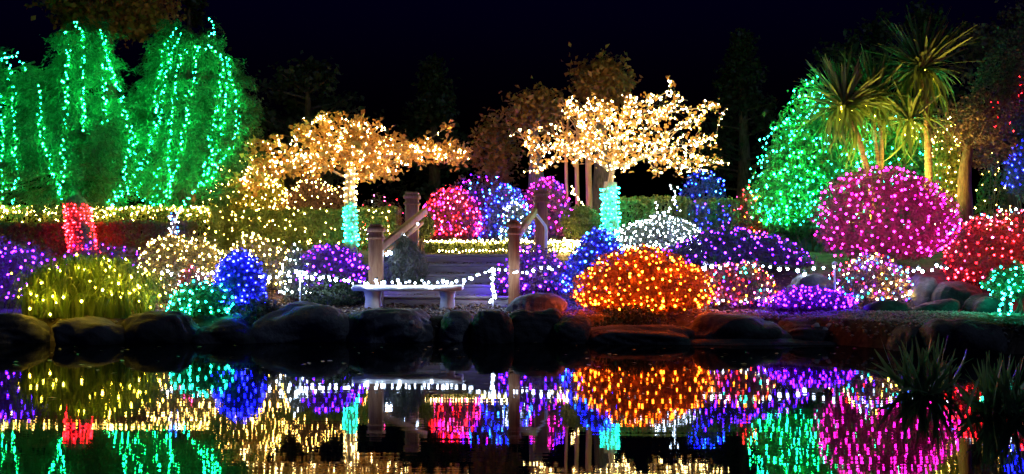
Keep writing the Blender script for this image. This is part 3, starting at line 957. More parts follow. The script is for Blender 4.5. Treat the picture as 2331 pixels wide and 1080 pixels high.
pts = np.concatenate([polyline([P(x, 462, 16.82), P(x + 8, 520, 16.82)], .06) for x in (1590, 1606, 1652)])
light_string('blue light strings hanging down the box blocks', pts + RNG.normal(size=pts.shape) * .03, ['blue', 'purple'], .0115)
m = Mound(1276, 1368, 468, 16.4, k=.5, lump=.03, ybot=548, depth=.33); shrub('clipped pale green topiary ball right of the steps', m, 'leaf_box', 5000, .04, .025, zmin=-.98, group='topiary balls at the top of the steps')
m = Mound(928, 990, 482, 16.35, k=.5, lump=.03, ybot=550, depth=.24); shrub('small clipped topiary ball behind the left handrail', m, 'leaf_box', 3500, .04, .025, zmin=-.98, group='topiary balls at the top of the steps')
m = Mound(820, 925, 455, 18.5, k=.4, lump=.15); shrub('dark bush with few red lights behind the left rear post', m, 'leaf_dark', 2500)
net('few red and white lights on the dark bush behind the post', m, 30, ['red', 'pink', 'white'], .011, single=False)

G_FB = 'lit bushes beyond the steps'
m = Mound(962, 1095, 425, 18.0, k=.36, lump=.1); shrub('crimson-lit bush beyond the steps, next to the left rear post', m, 'leaf_heather', 6500, group=G_FB)
net('crimson light net on the bush beyond the steps', m, 190, ['red', 'red', 'pink', 'magenta'], .015, single=False)
m = Mound(1010, 1190, 412, 19.2, k=.36, lump=.12); shrub('violet-lit bush between and behind the crimson and blue bushes', m, 'leaf_heather', 6000, group=G_FB)
net('violet light net on the rearmost bush beyond the steps', m, 110, ['violet', 'purple', 'magenta', 'sky'], .014, single=False)
m = Mound(1092, 1215, 425, 17.9, k=.36, lump=.1); shrub('bright blue-lit bush beyond the steps', m, 'leaf_grey', 6000, group=G_FB)
net('blue light net on the bush beyond the steps', m, 120, ['blue', 'blue', 'sky'], .015, single=False)
m = Mound(1138, 1206, 462, 17.2, k=.4, lump=.12); shrub('small bush with white-blue lights behind the right front post', m, 'leaf_grey', 2200, group=G_FB)
net('white-blue lights on the small bush behind the post', m, 75, ['white', 'white', 'sky'], .0125, single=False)
m = Mound(1185, 1308, 402, 18.4, k=.36, lump=.1); shrub('magenta-lit bush behind the right rear post', m, 'leaf_heather', 6500, group=G_FB)
net('magenta light net on the bush behind the right rear post', m, 130, ['magenta', 'magenta', 'purple'], .015, single=False)
_, hb = hedge('knee-high green edging hedge above the top step', 968, 1330, 553, 15.75, .35, 'leaf_box', 6500, group=G_HE)
xs = np.arange(hb[0], hb[1], .042)
light_string('warm white rope light along the top of the edging hedge', np.stack([xs, np.full(len(xs), 15.74), hb[2] + .015 + RNG.normal(size=len(xs)) * .015], 1), 'warm', .0135, ordered=True)
xs = np.arange(P(1000, 0, 15.7)[0], P(1320, 0, 15.7)[0], .05)
light_string('warm white rope light along the foot of the edging hedge', np.stack([xs, np.full(len(xs), 15.66) + RNG.normal(size=len(xs)) * .01, lz + .055 + RNG.normal(size=len(xs)) * .012], 1), 'warm', .0135, ordered=True)
xs = np.arange(hb[0], hb[1], .07)
light_string('added warm white rope light behind the edging hedge, brightening the topiary ball', np.stack([xs, np.full(len(xs), 16.13), hb[2] + .03 + RNG.normal(size=len(xs)) * .015], 1), 'warm', .018, ordered=True)  # extra row added to brighten the topiary ball from below
pts = np.array([P(885, 574, 13.42), P(890, 577, 13.45), P(880, 579, 13.4), P(948, 506, 14.75), P(951, 510, 14.8), P(920, 535, 14.0)])
light_string('few white lights clipped under the left handrail', pts, 'white', .02, single=True, max_gap=2)
pts = np.stack([RNG.uniform(*[P(x, 0, 15.6)[0] for x in (1252, 1322)], 60), RNG.uniform(15.5, 15.7, 60), H_EYE - (RNG.uniform(548, 574, 60) - HOR) * 15.6 / FOC], 1)
light_string('bright warm white lights heaped beside the right rear post', pts, 'warm', .014)
pts = polyline([P(1295, 425, 17.6), P(1315, 450, 17.3), P(1330, 470, 17.1)], .06)
light_string('short warm light strand above the topiary ball', pts + RNG.normal(size=pts.shape) * .02, 'warm', .0125)

# gold-lit bush and weeping shrub behind the long hedge
m = Mound(478, 660, 362, 18.6, k=.35, lump=.14); shrub('tall yellow-green shrub with gold lights beside the conifer', m, 'leaf_gold', 9000, .06, .03)
net('gold light net over the tall yellow-green shrub', m, 280, 'gold', .0125, single=False)
m = Mound(630, 800, 395, 18.9, k=.4, lump=.14); shrub('brown twiggy weeping shrub behind the left lit tree', m, 'leaf_plum', 6000, .06, .02, droop=1.5)
net('gold light strings trailing over the brown weeping shrub', m, 130, 'gold', .0115, single=False, zmin=-.2)

# little post with blue-white lights
pc = P(396, 530, 14.9); g = ground(pc[0], 14.9)
pr = link('marker_post', None, None, (pc[0], 14.9, g)); tag(pr, 'short slim post wrapped in blue-white lights by the red hedge', 'post')
v, q = tube_path([(0, 0, -.05), (0, 0, .2), (0, 0, P(0, 492, 14.9)[2] - g)], [.035, .033, .03], 8)
link('shaft', np_mesh('shaft', v, [q], MATS['bark']), pr)
build_box('cap', (0, 0, P(0, 492, 14.9)[2] - g + .0155), (.085, .085, .03), MATS['bark'], pr, .006)
light_string('blue-white lights wound round the slim post', wrap((pc[0], 14.9, P(0, 535, 14.9)[2]), (pc[0], 14.9, P(0, 485, 14.9)[2]), .035, .03, 5, 24, RNG), ['white', 'sky'], .0115)

# ------------------------------------------------------------------ conifer with hanging green light strings
LOBES = ((130.0, 285.0, 205.0, 255.0, 17.7, 2.1), (424.0, 275.0, 140.0, 242.0, 18.2, 1.9))      # crown outlines of the two conifers


def lobe_y(l, x, y):
    """front surface depth of a conifer's crown at photo pixel (x, y)"""
    r2 = ((x - l[0]) / l[2]) ** 2 + ((y - l[1]) / l[3]) ** 2
    return l[4] - l[5] * np.sqrt(np.clip(1 - r2, 0.0, 1))


def dome_y(x, y):
    return np.minimum(lobe_y(LOBES[0], x, y), lobe_y(LOBES[1], x, y))


def conifer(label, l, trunk, rad, ns, spires):
    cb = np.asarray(trunk[0], float)
    cr = link('conifer_tree', None, None, cb); tag(cr, label, 'tree')
    v, q = tube_path(trunk, rad, 12); build('trunk', v, [q], MATS['bark'], cr, cb, (0, 0, 0), smooth=True)
    x = RNG.uniform(l[0] - l[2] * 1.1, l[0] + l[2] * 1.1, ns * 4); y = RNG.uniform(l[1] - l[3] * 1.1, 482, ns * 4)
    an = np.arctan2(y - l[1], x - l[0])
    r2 = ((x - l[0]) / l[2]) ** 2 + ((y - l[1]) / l[3]) ** 2
    edge = 1 + .06 * np.sin(an * 9 + l[0]) + .05 * np.sin(an * 17) + .04 * np.sin(an * 31)
    top = np.full(len(x), 400.0)
    for sx_, sy_, sw_ in spires:                                # pointed tops with valleys between
        top = np.minimum(top, sy_ + np.abs(x - sx_) / sw_ * 100 + 10 * np.sin(x * .3))
    gap_ = np.sin(x * .031 + y * .02) + np.sin(x * .05 - y * .041 + 2) + np.sin(y * .07 + x * .013) + .5 * np.sin(x * .13) * np.sin(y * .11)
    ok = (r2 < edge) & (gap_ > -.9) & (y > top) & (y < 468 + 10 * np.sin(x * .05))
    x, y = x[ok][:ns], y[ok][:ns]; ns = len(x)
    yy = lobe_y(l, x, y) + RNG.uniform(0, 1, ns) ** 1.6 * 1.3 + .15 * np.sin(x * .05) * np.sin(y * .045)
    c0 = np.stack([(x - CX) * yy / FOC, yy, H_EYE - (y - HOR) * yy / FOC], 1)
    K = 46
    ax = unit(np.stack([(x - l[0]) / l[2] + RNG.normal(size=ns) * .5, RNG.normal(size=ns) * .4 - .5, RNG.normal(size=ns) * .35 - .15], 1))
    t = RNG.uniform(0, 1, (ns, K)); ln = RNG.uniform(.22, .45, ns)
    pp = c0[:, None] + ax[:, None] * (t * ln[:, None])[..., None] + RNG.normal(size=(ns, K, 3)) * (.032 + .02 * (1 - t))[..., None]
    pp[..., 2] -= .22 * t ** 2 * ln[:, None]
    al = np.repeat(ax, K, 0) + np.array([0, 0, -.5])
    v, q = leaf_cloud(pp.reshape(-1, 3), np.tile([0, -.8, .5], (ns * K, 1)), .085, .020, RNG, 0, al)
    build('crown', v, [q], MATS['leaf_conifer'], cr, cb, (0, 0, 0))['kind'] = 'stuff'
    xc = (l[0] - CX) * l[4] / FOC
    f = c0[y > 170][::3]; axis = np.stack([xc + (f[:, 0] - xc) * .2, np.full(len(f), l[4] - .3), f[:, 2] + .2], 1)
    v, q = tubes(axis, f, np.full(len(f), .02), np.full(len(f), .006), 4)
    build('branches', v, [q], MATS['bark'], cr, cb, (0, 0, 0))['kind'] = 'stuff'


_c = P(192, 575, 14.7); cb0 = np.array([_c[0], 14.7, ground(_c[0], 14.7)])
conifer('wide conifer hung with green light strings, red lights on its trunk', LOBES[0],
        [cb0 + (0.02, 0, -.05), P(190, 575, 14.7), P(182, 520, 14.89), P(174, 466, 15.08), P(173, 460, 15.6), P(172, 420, 16.6), P(150, 250, 17.3), P(150, 70, 17.5)],
        [.21, .18, .165, .15, .07, .08, .08, .04], 1150, ((15, 95, 55), (75, 120, 40), (150, 50, 26), (188, 40, 24), (232, 50, 22), (285, 260, 30)))
_c = P(425, 560, 18.0); cb1 = np.array([_c[0], 18.0, ground(_c[0], 18.0)])
conifer('rounded conifer densely hung with green light strings beside the left maple', LOBES[1],
        [cb1 + (0, 0, -.05), P(424, 470, 18.0), P(424, 300, 18.0), P(424, 90, 18.1)], [.16, .15, .11, .04], 850, ((395, 52, 40), (432, 75, 40), (480, 36, 34), (520, 110, 30)))

STR = [
    [(10, 120), (28, 180), (30, 250), (33, 330), (38, 400), (22, 470), (5, 482)], [(2, 135), (40, 128), (58, 165)],
    [(-30, 90), (-20, 200), (-28, 320), (-10, 420), (4, 470)], [(0, 215), (6, 300), (0, 380), (6, 440)],
    [(150, 72), (155, 130), (148, 190), (150, 260), (145, 330), (143, 380), (140, 445)],
    [(90, 200), (88, 260), (95, 300), (105, 340), (120, 390), (140, 445), (150, 452)],
    [(168, 50), (188, 65), (190, 140), (190, 200), (190, 260), (192, 300)],
    [(228, 65), (238, 110), (245, 140), (260, 180), (275, 220), (285, 260), (300, 295), (298, 345), (280, 390), (285, 415), (260, 450), (235, 468)],
    [(232, 70), (240, 120), (252, 165), (262, 195)],
    [(238, 150), (236, 210), (242, 260), (238, 285)],
    [(398, 65), (375, 100), (370, 130), (365, 170), (355, 220), (358, 260), (345, 300), (340, 350), (320, 380), (300, 420), (260, 465)],
    [(415, 80), (395, 105), (385, 150), (370, 210), (362, 270), (350, 320), (338, 345)],
    [(420, 110), (405, 165), (395, 220), (388, 270), (382, 320), (385, 380), (390, 430), (375, 465), (330, 468)],
    [(478, 42), (487, 80), (472, 85)], [(450, 110), (445, 160), (432, 220), (420, 290), (410, 340), (395, 400), (380, 440)],
    [(450, 112), (480, 105), (500, 120), (510, 160), (500, 210), (490, 270), (478, 300), (480, 350), (465, 380), (455, 420), (430, 455), (415, 466)],
    [(520, 140), (527, 190), (542, 220), (543, 290), (532, 330), (510, 360), (490, 390), (460, 430)],
    [(515, 130), (520, 200), (510, 260), (505, 310), (490, 360), (470, 400)],
    [(310, 300), (300, 350), (330, 400), (310, 440), (340, 462)], [(365, 380), (350, 410), (360, 440), (330, 455)], [(320, 420), (290, 440), (250, 468)],
]
ORD = 'first second third fourth fifth sixth seventh eighth ninth tenth eleventh twelfth thirteenth fourteenth fifteenth sixteenth seventeenth eighteenth nineteenth twentieth last'.split()
STR.sort(key=lambda l: np.mean([p[0] for p in l]))
for i, line in enumerate(STR):
    w_ = [np.array([x, y]) for x, y in line]
    pl = polyline([(a[0], a[1], 0) for a in w_], 7.6)
    xx = pl[:, 0] + RNG.normal(size=len(pl)) * 3.6; yv = pl[:, 1] + RNG.normal(size=len(pl)) * 3
    dy = dome_y(xx, yv) - .10 + RNG.normal(size=len(pl)) * .06
    pts = np.stack([(xx - CX) * dy / FOC, dy, H_EYE - (yv - HOR) * dy / FOC], 1)
    light_string(ORD[i] + ' of the green light strings on the conifer, counted from the left frame edge', pts, 'green', .0105, 'green light strings on the conifer', ordered=True, max_gap=3)

# red lights wound round the conifer's trunk
light_string('red light string wound round the conifer trunk', np.concatenate([wrap(P(190, 575, 14.7), P(174, 466, 15.08), .185, .16, 13, 260, RNG, .010)]), 'red', .0125, single=True, ordered=True)

# ------------------------------------------------------------------ the two maples
Y1 = 16.4
t1b = P(800, 558, Y1); t1b[2] = ground(t1b[0], Y1) - .05
trunk1 = [t1b, P(799, 520, Y1), P(797, 480, Y1), P(795, 440, Y1), P(798, 408, Y1), P(800, 385, Y1)]
spec1 = [(745, 300, 75, 55, .7, .2, 3), (830, 310, 70, 45, .7, -.1, 2.5), (800, 355, 130, 40, .9, -.1, 3), (930, 345, 110, 32, .7, 0, 2.5), (1020, 350, 60, 30, .5, .1, 1.6), (680, 365, 60, 40, .7, 0, 1.6),
         (610, 325, 45, 14, .2, .3, .4), (560, 345, 12, 22, .15, .3, .2), (575, 420, 60, 25, .4, .5, .7), (1018, 290, 25, 10, .1, .1, .25), (620, 390, 60, 25, .4, .2, .6), (880, 400, 45, 18, .3, 0, .5)]
rng1 = np.random.default_rng(21)
_, nd, pr_, rr_ = tree('spreading leafy maple wrapped in warm lights left of the steps', trunk1, spec1, Y1, 900, 'pale_bark', 'leaf_autumn', 3300, .095, .07, rng=rng1, rmax=.085, leaf_r=.016, spread=.06, clump=.4)
sel = lambda p: np.ones(len(p), bool)
light_string('warm white lights wound along the branches of the left maple', along_branches(nd, rr_, 800, rng1, 0, .05), 'warm', .0105, max_gap=3)
light_string('warm white lights round the upper trunk of the left maple', wrap(P(796, 468, Y1), P(799, 395, Y1), .08, .075, 5, 46, rng1), 'warm', .0125, ordered=True)
light_string('teal lights wound round the lower trunk of the left maple', wrap(P(800, 556, Y1), P(797, 470, Y1), .095, .085, 9, 95, rng1), 'teal', .0135, single=True, ordered=True)

Y2 = 16.6
t2b = P(1390, 555, Y2); t2b[2] = ground(t2b[0], Y2) - .05
trunk2 = [t2b, P(1389, 510, Y2), P(1387, 470, Y2), P(1388, 440, Y2), P(1390, 415, Y2)]
spec2 = [(1400, 340, 150, 50, 1.0, 0, 4), (1300, 310, 90, 60, .8, .1, 2.2), (1500, 320, 110, 55, .9, 0, 3), (1420, 260, 130, 40, .9, .2, 2.4), (1330, 245, 70, 35, .7, .1, 1.5), (1470, 235, 60, 25, .5, 0, 1.0), (1520, 225, 40, 25, .4, 0, .6), (1560, 260, 75, 40, .6, 0, 2), (1625, 245, 45, 16, .25, 0, .6),
         (1527, 198, 12, 20, .10, 0, .45), (1240, 340, 55, 50, .5, 0, 1.0), (1215, 385, 30, 18, .2, -.1, .4), (1178, 300, 28, 22, .2, 0, .5), (1560, 380, 80, 28, .5, 0, 1.2), (1640, 375, 45, 16, .2, .1, .6), (1600, 320, 40, 30, .4, 0, .8)]
rng2 = np.random.default_rng(33)
_, nd, pr_, rr_ = tree('spreading maple dense with warm lights right of the steps', trunk2, spec2, Y2, 1100, 'pale_bark', 'leaf_autumn', 2600, .075, .05, rng=rng2, rmax=.12, leaf_r=.014, spread=.05, clump=.4,
                       leaf_spec=lambda x, y, z: (x < 1.9) or (rng2.uniform() < .55))
light_string('warm white lights wound along the branches of the right maple', along_branches(nd, rr_, 1150, rng2, 0, .07), 'warm', .0108, max_gap=3)
light_string('teal lights wound round the lower trunk of the right maple', wrap(P(1390, 550, Y2), P(1388, 428, Y2), .14, .125, 11, 150, rng2), 'teal', .0135, single=True, ordered=True)

# ------------------------------------------------------------------ green-lit shrub, cord palms, plum tree at right
m = Mound(1722, 2130, 225, 17.6, k=.34, lump=.12, depth=1.0); m.rx *= .98
m2 = Mound(1722, 1985, 225, 16.9, k=.32, lump=.19, depth=.9, lean=.10)
shrub('tall broadleaf shrub covered in green lights left of the palms', m2, 'leaf_green', 15000, .085, .055, name='tall_shrub')
net('dense green light net over the tall broadleaf shrub', m2, 560, ['green', 'green', 'teal'], .0135, single=False, f=1.0)
m3 = Mound(1920, 2150, 270, 17.9, k=.34, lump=.13, depth=.7)
shrub('green-lit shrub behind the palm trunks', m3, 'leaf_green', 8000, .085, .055, name='tall_shrub')
net('green light net over the shrub behind the palm trunks', m3, 170, ['green', 'teal'], .0135, single=False)
m4 = Mound(2110, 2200, 285, 16.6, k=.4, lump=.12, depth=.4)
shrub('narrow shrub with yellow lights between magenta dome and plum tree', m4, 'leaf_gold', 4500, .06, .03)
net('yellow light net on the narrow shrub beside the plum tree', m4, 110, 'gold', .0125, single=False)

# strap leaf variants
def strap_mesh(key, droop, mat, w=.03, K=9):
    t = np.linspace(0, 1, K)
    x = t * (1 - .25 * droop * t); z = .10 * t - droop * t ** 2.2 * .6
    ww = w * np.sin(np.pi * (.12 + .86 * t)) ** .7 * .5
    c = np.stack([x, 0 * t, z], 1)
    l = c + np.stack([0 * t, ww, .25 * ww], 1); r = c + np.stack([0 * t, -ww, .25 * ww], 1)
    v = np.stack([l, c, r], 1).reshape(-1, 3)
    q = np.array([(3 * i + a, 3 * i + a + 1, 3 * i + a + 4, 3 * i + a + 3) for i in range(K - 1) for a in (0, 1)])
    return np_mesh(key, v, [q], MATS[mat], smooth=True)


PALM = [strap_mesh('palm_leaf_%d' % i, d, 'leaf_palm', .042) for i, d in enumerate((.05, .2, .45, .8, 1.2))]


def aim(o, d, roll=0.0):
    xv = Vector(d).normalized(); up = Vector((0, 0, 1)) if abs(xv.z) < .97 else Vector((0, 1, 0))
    yv = up.cross(xv).normalized(); zv = xv.cross(yv)
    o.rotation_euler = (Matrix((xv, yv, zv)).transposed() @ Matrix.Rotation(roll, 3, 'X')).to_euler()


def palm(label, tp, heads, rad, rng):
    """branched cord palm: trunk polyline(s) and leaf heads (point, length, number, skirt)"""
    base = np.array(tp[0][0], float)
    root = link('cord_palm', None, None, base); tag(root, label, 'palm', 'cord palms behind the magenta dome')
    for k, line in enumerate(tp):
        pl = polyline(line, .05)
        r = np.linspace(rad, rad * .75, len(pl)) * (1 + .07 * np.sin(np.arange(len(pl)) * 2.1))
        v, q = tube_path(pl, r, 10); build('trunk', v, [q], MATS['palm_bark'], root, base, (0, 0, 0), smooth=True)
    for c, L, n, skirt in heads:
        for i in range(n):
            z = rng.uniform(-.9, 1.0) if not skirt else rng.uniform(-1, 0.9)
            a = rng.uniform(0, 2 * np.pi); h = math.sqrt(max(0, 1 - z * z))
            d = np.array([h * math.cos(a), h * math.sin(a), z + .08])
            k = int(np.clip((.95 - z) * 2.8 + rng.normal() * .8, 0, 4))
            o = link('leaf', PALM[k], root, c - base + d * .03)
            s = L * rng.uniform(.6, 1.1)
            o.scale = (s, 1.0, s)
            aim(o, d, rng.normal() * .3)


rp = np.random.default_rng(5)
Yp = 16.0
gp = lambda x, Y: np.array([(x - CX) * Y / FOC, Y, ground((x - CX) * Y / FOC, Y) - .05])
palm('left cord palm with a dark spiky head and a bare leaning trunk', [[gp(1992, Yp), P(1982, 420, Yp), P(1970, 375, Yp), P(1952, 305, Yp), P(1922, 262, Yp)]], [(P(1920, 245, Yp), .88, 280, 0)], .055, rp)
palm('middle cord palm with a small head on thin twin trunks', [[gp(2010, Yp + .2), P(2000, 400, Yp + .2), P(1990, 310, Yp + .2), P(1984, 255, Yp + .2)], [P(2004, 400, Yp + .2), P(2006, 330, Yp + .2), P(2002, 260, Yp + .2)]], [(P(1990, 225, Yp + .2), .80, 230, 0)], .045, rp)
palm('tallest cord palm with the highest head and drooping yellow skirt', [[gp(2112, Yp + .1), P(2114, 400, Yp + .1), P(2112, 300, Yp + .1), P(2104, 200, Yp + .1), P(2100, 175, Yp + .1)]], [(P(2100, 158, Yp + .1), .95, 220, 0), (P(2072, 275, Yp), .74, 80, 1)], .065, rp)
# yellow lamps tucked under the palm heads
pts = np.zeros((0, 3))
for c_, r_ in ((P(1921, 262, Yp), .13), (P(1988, 248, Yp + .2), .12), (P(2101, 182, Yp + .1), .14), (P(2078, 300, Yp), .13)):
    u_ = sphere_dirs(12, rp); u_[:, 1] -= .2; pts = np.concatenate([pts, c_ + u_ * r_])
light_string('few yellow lights tucked under the palm heads', pts, 'yellow', .009, max_gap=3)


def spotlight(label, x, Y, target, E):
    """ground spotlight: spike, can, lens"""
    c = gp(x, Y) + np.array([0, 0, .05]); d = unit(np.asarray(target) - (c + np.array([0, 0, .18])))
    root = link('garden_spotlight', None, None, c); tag(root, label, 'spotlight', 'ground spotlights under the palms')
    v, q = tube_path([(0, 0, -.06), (0, 0, .06), (0, 0, .14)], .012, 6); link('spike', np_mesh('spike', v, [q], iron_m), root)
    h = np.array([0, 0, .18])
    v, q = tube_path([h - d * .07, h - d * .06, h, h + d * .07], [.01, .05, .062, .068], 14); link('housing', np_mesh('housing', v, [q], iron_m, True), root)
    th = np.arange(14) * 2 * np.pi / 14; a_ = unit(np.cross(d, [0, 1., .1])); b_ = np.cross(d, a_)
    ring = h + d * .005 + (np.cos(th)[:, None] * a_ + np.sin(th)[:, None] * b_) * .056
    gm = MATS.get('glow_spot') or glow('glow_spot', (1.0, .62, .08), E)
    gm.cycles.emission_sampling = 'FRONT_BACK'
    link('lens', np_mesh('lens', np.concatenate([ring, [h + d * .01]]), [np.array([(i, (i + 1) % 14, 14) for i in range(14)])], gm), root)


spotlight('ground spotlight at the foot of the left cord palm', 1962, 15.75, P(1945, 230, Yp), 4600)
spotlight('ground spotlight at the foot of the tallest cord palm', 2088, 15.75, P(2092, 180, Yp), 4600)

Y5 = 16.2
pb = gp(2196, Y5)
rng5 = np.random.default_rng(9)
_, nd, pr_, rr_ = tree('dark plum-leaved tree without lights right of the palms', [pb, P(2196, 470, Y5), P(2195, 420, Y5), P(2198, 375, Y5), P(2206, 330, Y5 + .05), P(2218, 280, Y5 + .1)],
     [(2200, 290, 80, 70, .8, .2, 3), (2260, 330, 50, 60, .6, .2, 1.5), (2300, 200, 70, 110, .8, .8, 3), (2340, 100, 60, 70, .7, 1, 2), (2240, 250, 70, 50, .7, .5, 2)], Y5, 700, 'bark', 'leaf_plum', 9000, .05, .035, rng=rng5, rmax=.12, spread=.07, taper=.4)
pts = np.concatenate([polyline([P(2262, 225, 16.4), P(2268, 270, 16.4), P(2278, 350, 16.4)], .07), polyline([P(2300, 290, 16.4), P(2310, 330, 16.4)], .1), polyline([P(2325, 160, 16.6), P(2318, 260, 16.5)], .12)])
light_string('faint red light strings hanging in the plum tree', pts + rng5.normal(size=pts.shape) * .03, 'red', .0085, max_gap=.4)
m = Mound(2286, 2420, 325, 17.0, k=.5, lump=.1, ybot=460); shrub('blue-lit shrub at the right frame edge above the red one', m, 'leaf_grey', 4000, zmin=-.95)
net('blue light net on the shrub at the right frame edge', m, 70, 'blue', .013, single=False)
m = Mound(2215, 2300, 370, 17.6, k=.4, lump=.15); shrub('dark shrub with few gold lights behind the plum trunk', m, 'leaf_dark', 2500)
net('few gold lights on the dark shrub behind the plum trunk', m, 30, 'gold', .012, single=False)

# ------------------------------------------------------------------ white light chain on stakes along the front
def stake(label, x, ytop, Y):
    c = P(x, ytop, Y); g = ground(c[0], Y)
    o = link('light_stake', None, None, (c[0], Y, g)); tag(o, label, 'stake', 'stakes carrying the white light chain')
    h = c[2] - g
    v, q = tube_path([(0, 0, -.08), (0, 0, h * .5), (0, 0, h)], .011, 6); link('rod', np_mesh('rod', v, [q], steel_m), o)
    v, q = tube_path([(-.03, 0, h - .03), (-.025, 0, h), (0, 0, h + .012), (.025, 0, h), (.03, 0, h - .03)], .006, 5); link('hook', np_mesh('hook', v, [q], steel_m), o)


stake('metal stake holding the white light chain left of the bench', 683, 618, 12.95)
stake('metal stake wrapped in white lights right of the bench', 1122, 612, 12.9)
stake('metal stake of the light chain beside the teal-lit shrub', 470, 624, 12.9)
stake('metal stake of the light chain behind the orange dome', 1606, 598, 13.1)
stake('metal stake of the light chain before the magenta dome', 1900, 598, 12.8)
G_CH = 'white light chain along the bank'
chains = [
    ('white light chain from the gold-lit shrub to the stake left of bench', [(370, 620, 13.2), (420, 632, 13.0), (470, 622, 12.9), (540, 636, 12.9), (610, 628, 12.9), (683, 618, 12.95)], .095),
    ('white light chain along the bench seat between the two stakes', [(683, 620, 12.95), (700, 630, 12.92), (740, 634, 12.85), (790, 643, 12.7), (820, 644, 12.66), (900, 646, 12.63), (980, 646, 12.63), (1045, 644, 12.66), (1085, 630, 12.8), (1122, 616, 12.9)], .056),
    ('white light chain from the stake past the right front post', [(1122, 616, 12.9), (1150, 612, 12.95), (1175, 618, 13.0), (1200, 622, 13.1), (1240, 606, 13.2), (1285, 612, 13.2)], .085),
    ('white light chain behind the orange dome to the magenta dome', [(1600, 606, 13.1), (1640, 607, 13.1), (1680, 606, 13.05), (1740, 608, 13.0), (1780, 615, 13.0), (1830, 617, 12.95), (1865, 610, 12.9), (1900, 605, 12.8)], .105),
    ('white light chain between second multicoloured shrub and red shrub', [(2066, 612, 12.6), (2100, 616, 12.6), (2130, 606, 12.6), (2165, 618, 12.6)], .07),
]
for lab, pl, sp in chains:
    pts = polyline([P(*p) for p in pl], sp)
    pts = pts + RNG.normal(size=pts.shape) * np.array([.015, .015, .018])
    light_string(lab, pts, 'white', .0185 if sp < .1 else .023, G_CH, single=True, ordered=True, name='light_chain')
pts = polyline([P(1122, 612, 12.87), P(1120, 650, 12.87), P(1126, 665, 12.87), P(1118, 690, 12.87)], .035)
light_string('white lights wound down the stake right of the bench', pts + RNG.normal(size=pts.shape) * .012, 'white', .0165, single=True, ordered=True)
pts = P(683, 628, 12.9) + RNG.normal(size=(14, 3)) * np.array([.06, .02, .04])
light_string('knot of white lights on the stake left of the bench', pts, 'white', .0165, single=True)

# ------------------------------------------------------------------ water irises at lower right
IRIS = [strap_mesh('iris_leaf_%d' % i, d, 'leaf_iris', .026) for i, d in enumerate((.02, .12, .3, .6))]


def iris(label, x, ybase, Y, n, hgt, fan, rng):
    c = P(x, ybase, Y); c[2] = -.02
    root = link('water_iris', None, None, c); tag(root, label, 'iris', 'irises standing in the pond')
    for i in range(n):
        a = rng.choice([0, np.pi]) + rng.normal() * .7; tilt = min(1.2, abs(rng.normal()) * fan)
        d = np.array([math.sin(tilt) * math.cos(a) * 1.0, math.sin(tilt) * math.sin(a) * .7, math.cos(tilt)])
        o = link('leaf', IRIS[int(np.clip(tilt * 2.5 + rng.uniform(0, 1), 0, 3))], root, (rng.normal() * .07, rng.normal() * .07, 0))
        s = hgt * rng.uniform(.6, 1.08); o.scale = (s, rng.uniform(.8, 1.1), s)
        aim(o, d, rng.uniform(0, 6.28))


ri = np.random.default_rng(12)
iris('larger fan of water iris leaves left of the other clump', 2105, 893, 6.95, 85, .40, .80, ri)
iris('lower clump of water iris at the right frame edge', 2268, 945, 6.05, 75, .37, .7, ri)

# ------------------------------------------------------------------ dim trees in the night behind
def dark_tree(label, x, ytop, Y, w_px, leaf, n, rng, kind='round', L=.16, W=.10, ybot=430, name='background_tree'):
    X = (x - CX) * Y / FOC; g = ground(X, Y)
    top = H_EYE - (ytop - HOR) * Y / FOC; rx = w_px / 2 * Y / FOC
    bot = H_EYE - (ybot - HOR) * Y / FOC
    base = np.array([X, Y, g])
    root = link(name, None, None, base); tag(root, label, 'tree', 'dim trees behind the garden')
    v, q = tube_path([base + (0, 0, -.1), base + (.05, 0, (top - g) * .4), base + (0, 0, (top - g) * .93)], [.22, .16, .04], 8)
    build('trunk', v, [q], MATS['bark'], root, base, (0, 0, 0), smooth=True)
    nb = 60
    if kind == 'cone':
        t = rng.uniform(0, 1, nb) ** .8
        rad = rx * (1.02 - t)
    else:
        t = rng.uniform(0, 1, nb); rad = rx * np.sqrt(np.clip(1 - (2 * t - 1) ** 2, .05, 1))
    a = rng.uniform(0, 2 * np.pi, nb)
    tip = np.stack([X + np.cos(a) * rad, Y + np.sin(a) * rad, bot + (top - bot) * t - (.15 * rad if kind == 'cone' else 0)], 1)
    foot = np.stack([np.full(nb, X), np.full(nb, Y), np.clip(bot + (top - bot) * t - rad * .3, g + .5, None)], 1)
    v, q = tubes(foot, tip, np.full(nb, .035), np.full(nb, .008), 4)
    build('branches', v, [q], MATS['bark'], root, base, (0, 0, 0))['kind'] = 'stuff'
    s = rng.integers(0, nb, n); f = rng.uniform(.25, 1.05, n) ** .7
    p = foot[s] + (tip[s] - foot[s]) * f[:, None] + rng.normal(size=(n, 3)) * .13
    v, q = leaf_cloud(p, np.tile([0, -.5, .5], (n, 1)), L, W, rng, .4)
    build('crown', v, [q], MATS[leaf], root, base, (0, 0, 0))['kind'] = 'stuff'
    return root


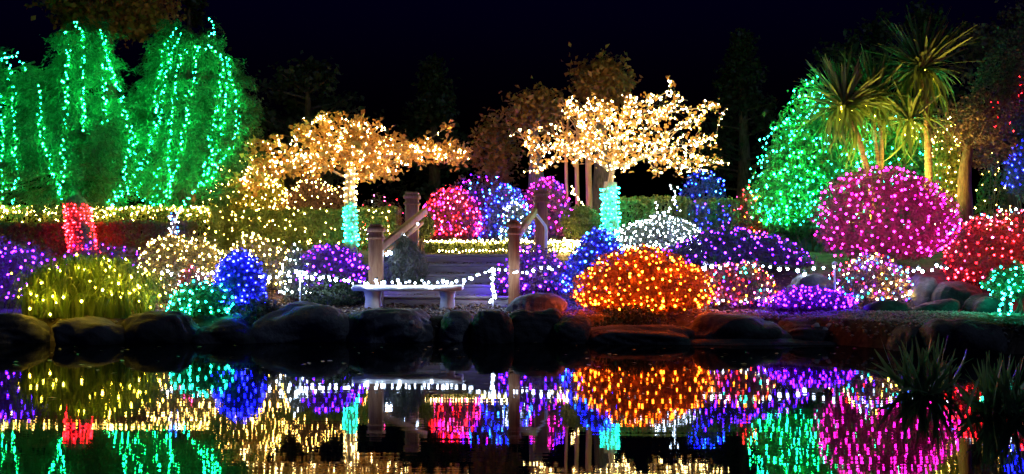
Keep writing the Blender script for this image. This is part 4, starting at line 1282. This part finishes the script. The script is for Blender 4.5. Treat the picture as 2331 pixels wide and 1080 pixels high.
rb = np.random.default_rng(77)
dark_tree('rust-leaved tree above the conifer at the top left', 246, -60, 20.5, 300, 'leaf_rust', 5500, rb, ybot=60, L=.12, W=.08)
dark_tree('dim dark tree behind the left maple', 700, 150, 25, 330, 'leaf_dark', 4000, rb)
dark_tree('dim conifer between the two maples', 985, 150, 27, 240, 'leaf_dark', 4000, rb, 'cone')
dark_tree('rust-leaved tree standing behind the right maple', 1365, 150, 19.8, 130, 'leaf_rust', 2600, rb, ybot=225, L=.12, W=.07)
dark_tree('low rust-leaved tree left of the right maple', 1215, 222, 19.5, 130, 'leaf_rust', 1700, rb, ybot=285, L=.11, W=.06)
dark_tree('small rust-leaved tree above the blue-lit bush', 1130, 285, 20.3, 95, 'leaf_rust', 1500, rb, ybot=415, L=.11, W=.06)
dark_tree('dim conifer right of the right maple', 1690, 90, 27, 330, 'leaf_dark', 4000, rb, 'cone')
dark_tree('dim tree behind the tall palm', 2050, 20, 26, 420, 'leaf_dark', 4500, rb)
dark_tree('dim plum-coloured tree in the top right corner', 2300, 30, 21, 260, 'leaf_plum', 5000, rb, ybot=380, L=.12, W=.08)
dark_tree('dim conifer behind the green-lit conifer', 430, -40, 27, 420, 'leaf_dark', 4500, rb, 'cone')
for i, (x, lab) in enumerate(((1288, 'slim brown trunk left of two behind the right maple'), (1312, 'slim brown trunk in the middle behind the right maple'), (1339, 'thickest bare brown trunk just left of the right maple trunk'))):
    c = gp(x, 18.6)
    o = link('bare_tree', None, None, c); tag(o, lab, 'tree', 'bare trunks behind the right maple')
    r = (.03, .04, .06)[i]
    v, q = tube_path([(0, 0, 0), (.02, 0, .8), (0, 0, 1.6), (.05, .05, 2.4)], [r * 1.1, r, r * .9, r * .5], 8)
    link('trunk', np_mesh('trunk', v, [q], MATS['post_wood'], smooth=True), o)
    k = 14; a = rb.uniform(0, 6.28, k); z0 = rb.uniform(1.7, 2.35, k)
    f0 = np.stack([np.full(k, .03), np.full(k, .03), z0], 1); t0 = f0 + np.stack([np.cos(a) * .35, np.sin(a) * .35, rb.uniform(.1, .4, k)], 1)
    v, q = tubes(f0, t0, np.full(k, .012), np.full(k, .004)); link('branches', np_mesh('branches', v, [q], MATS['post_wood']), o)['kind'] = 'stuff'
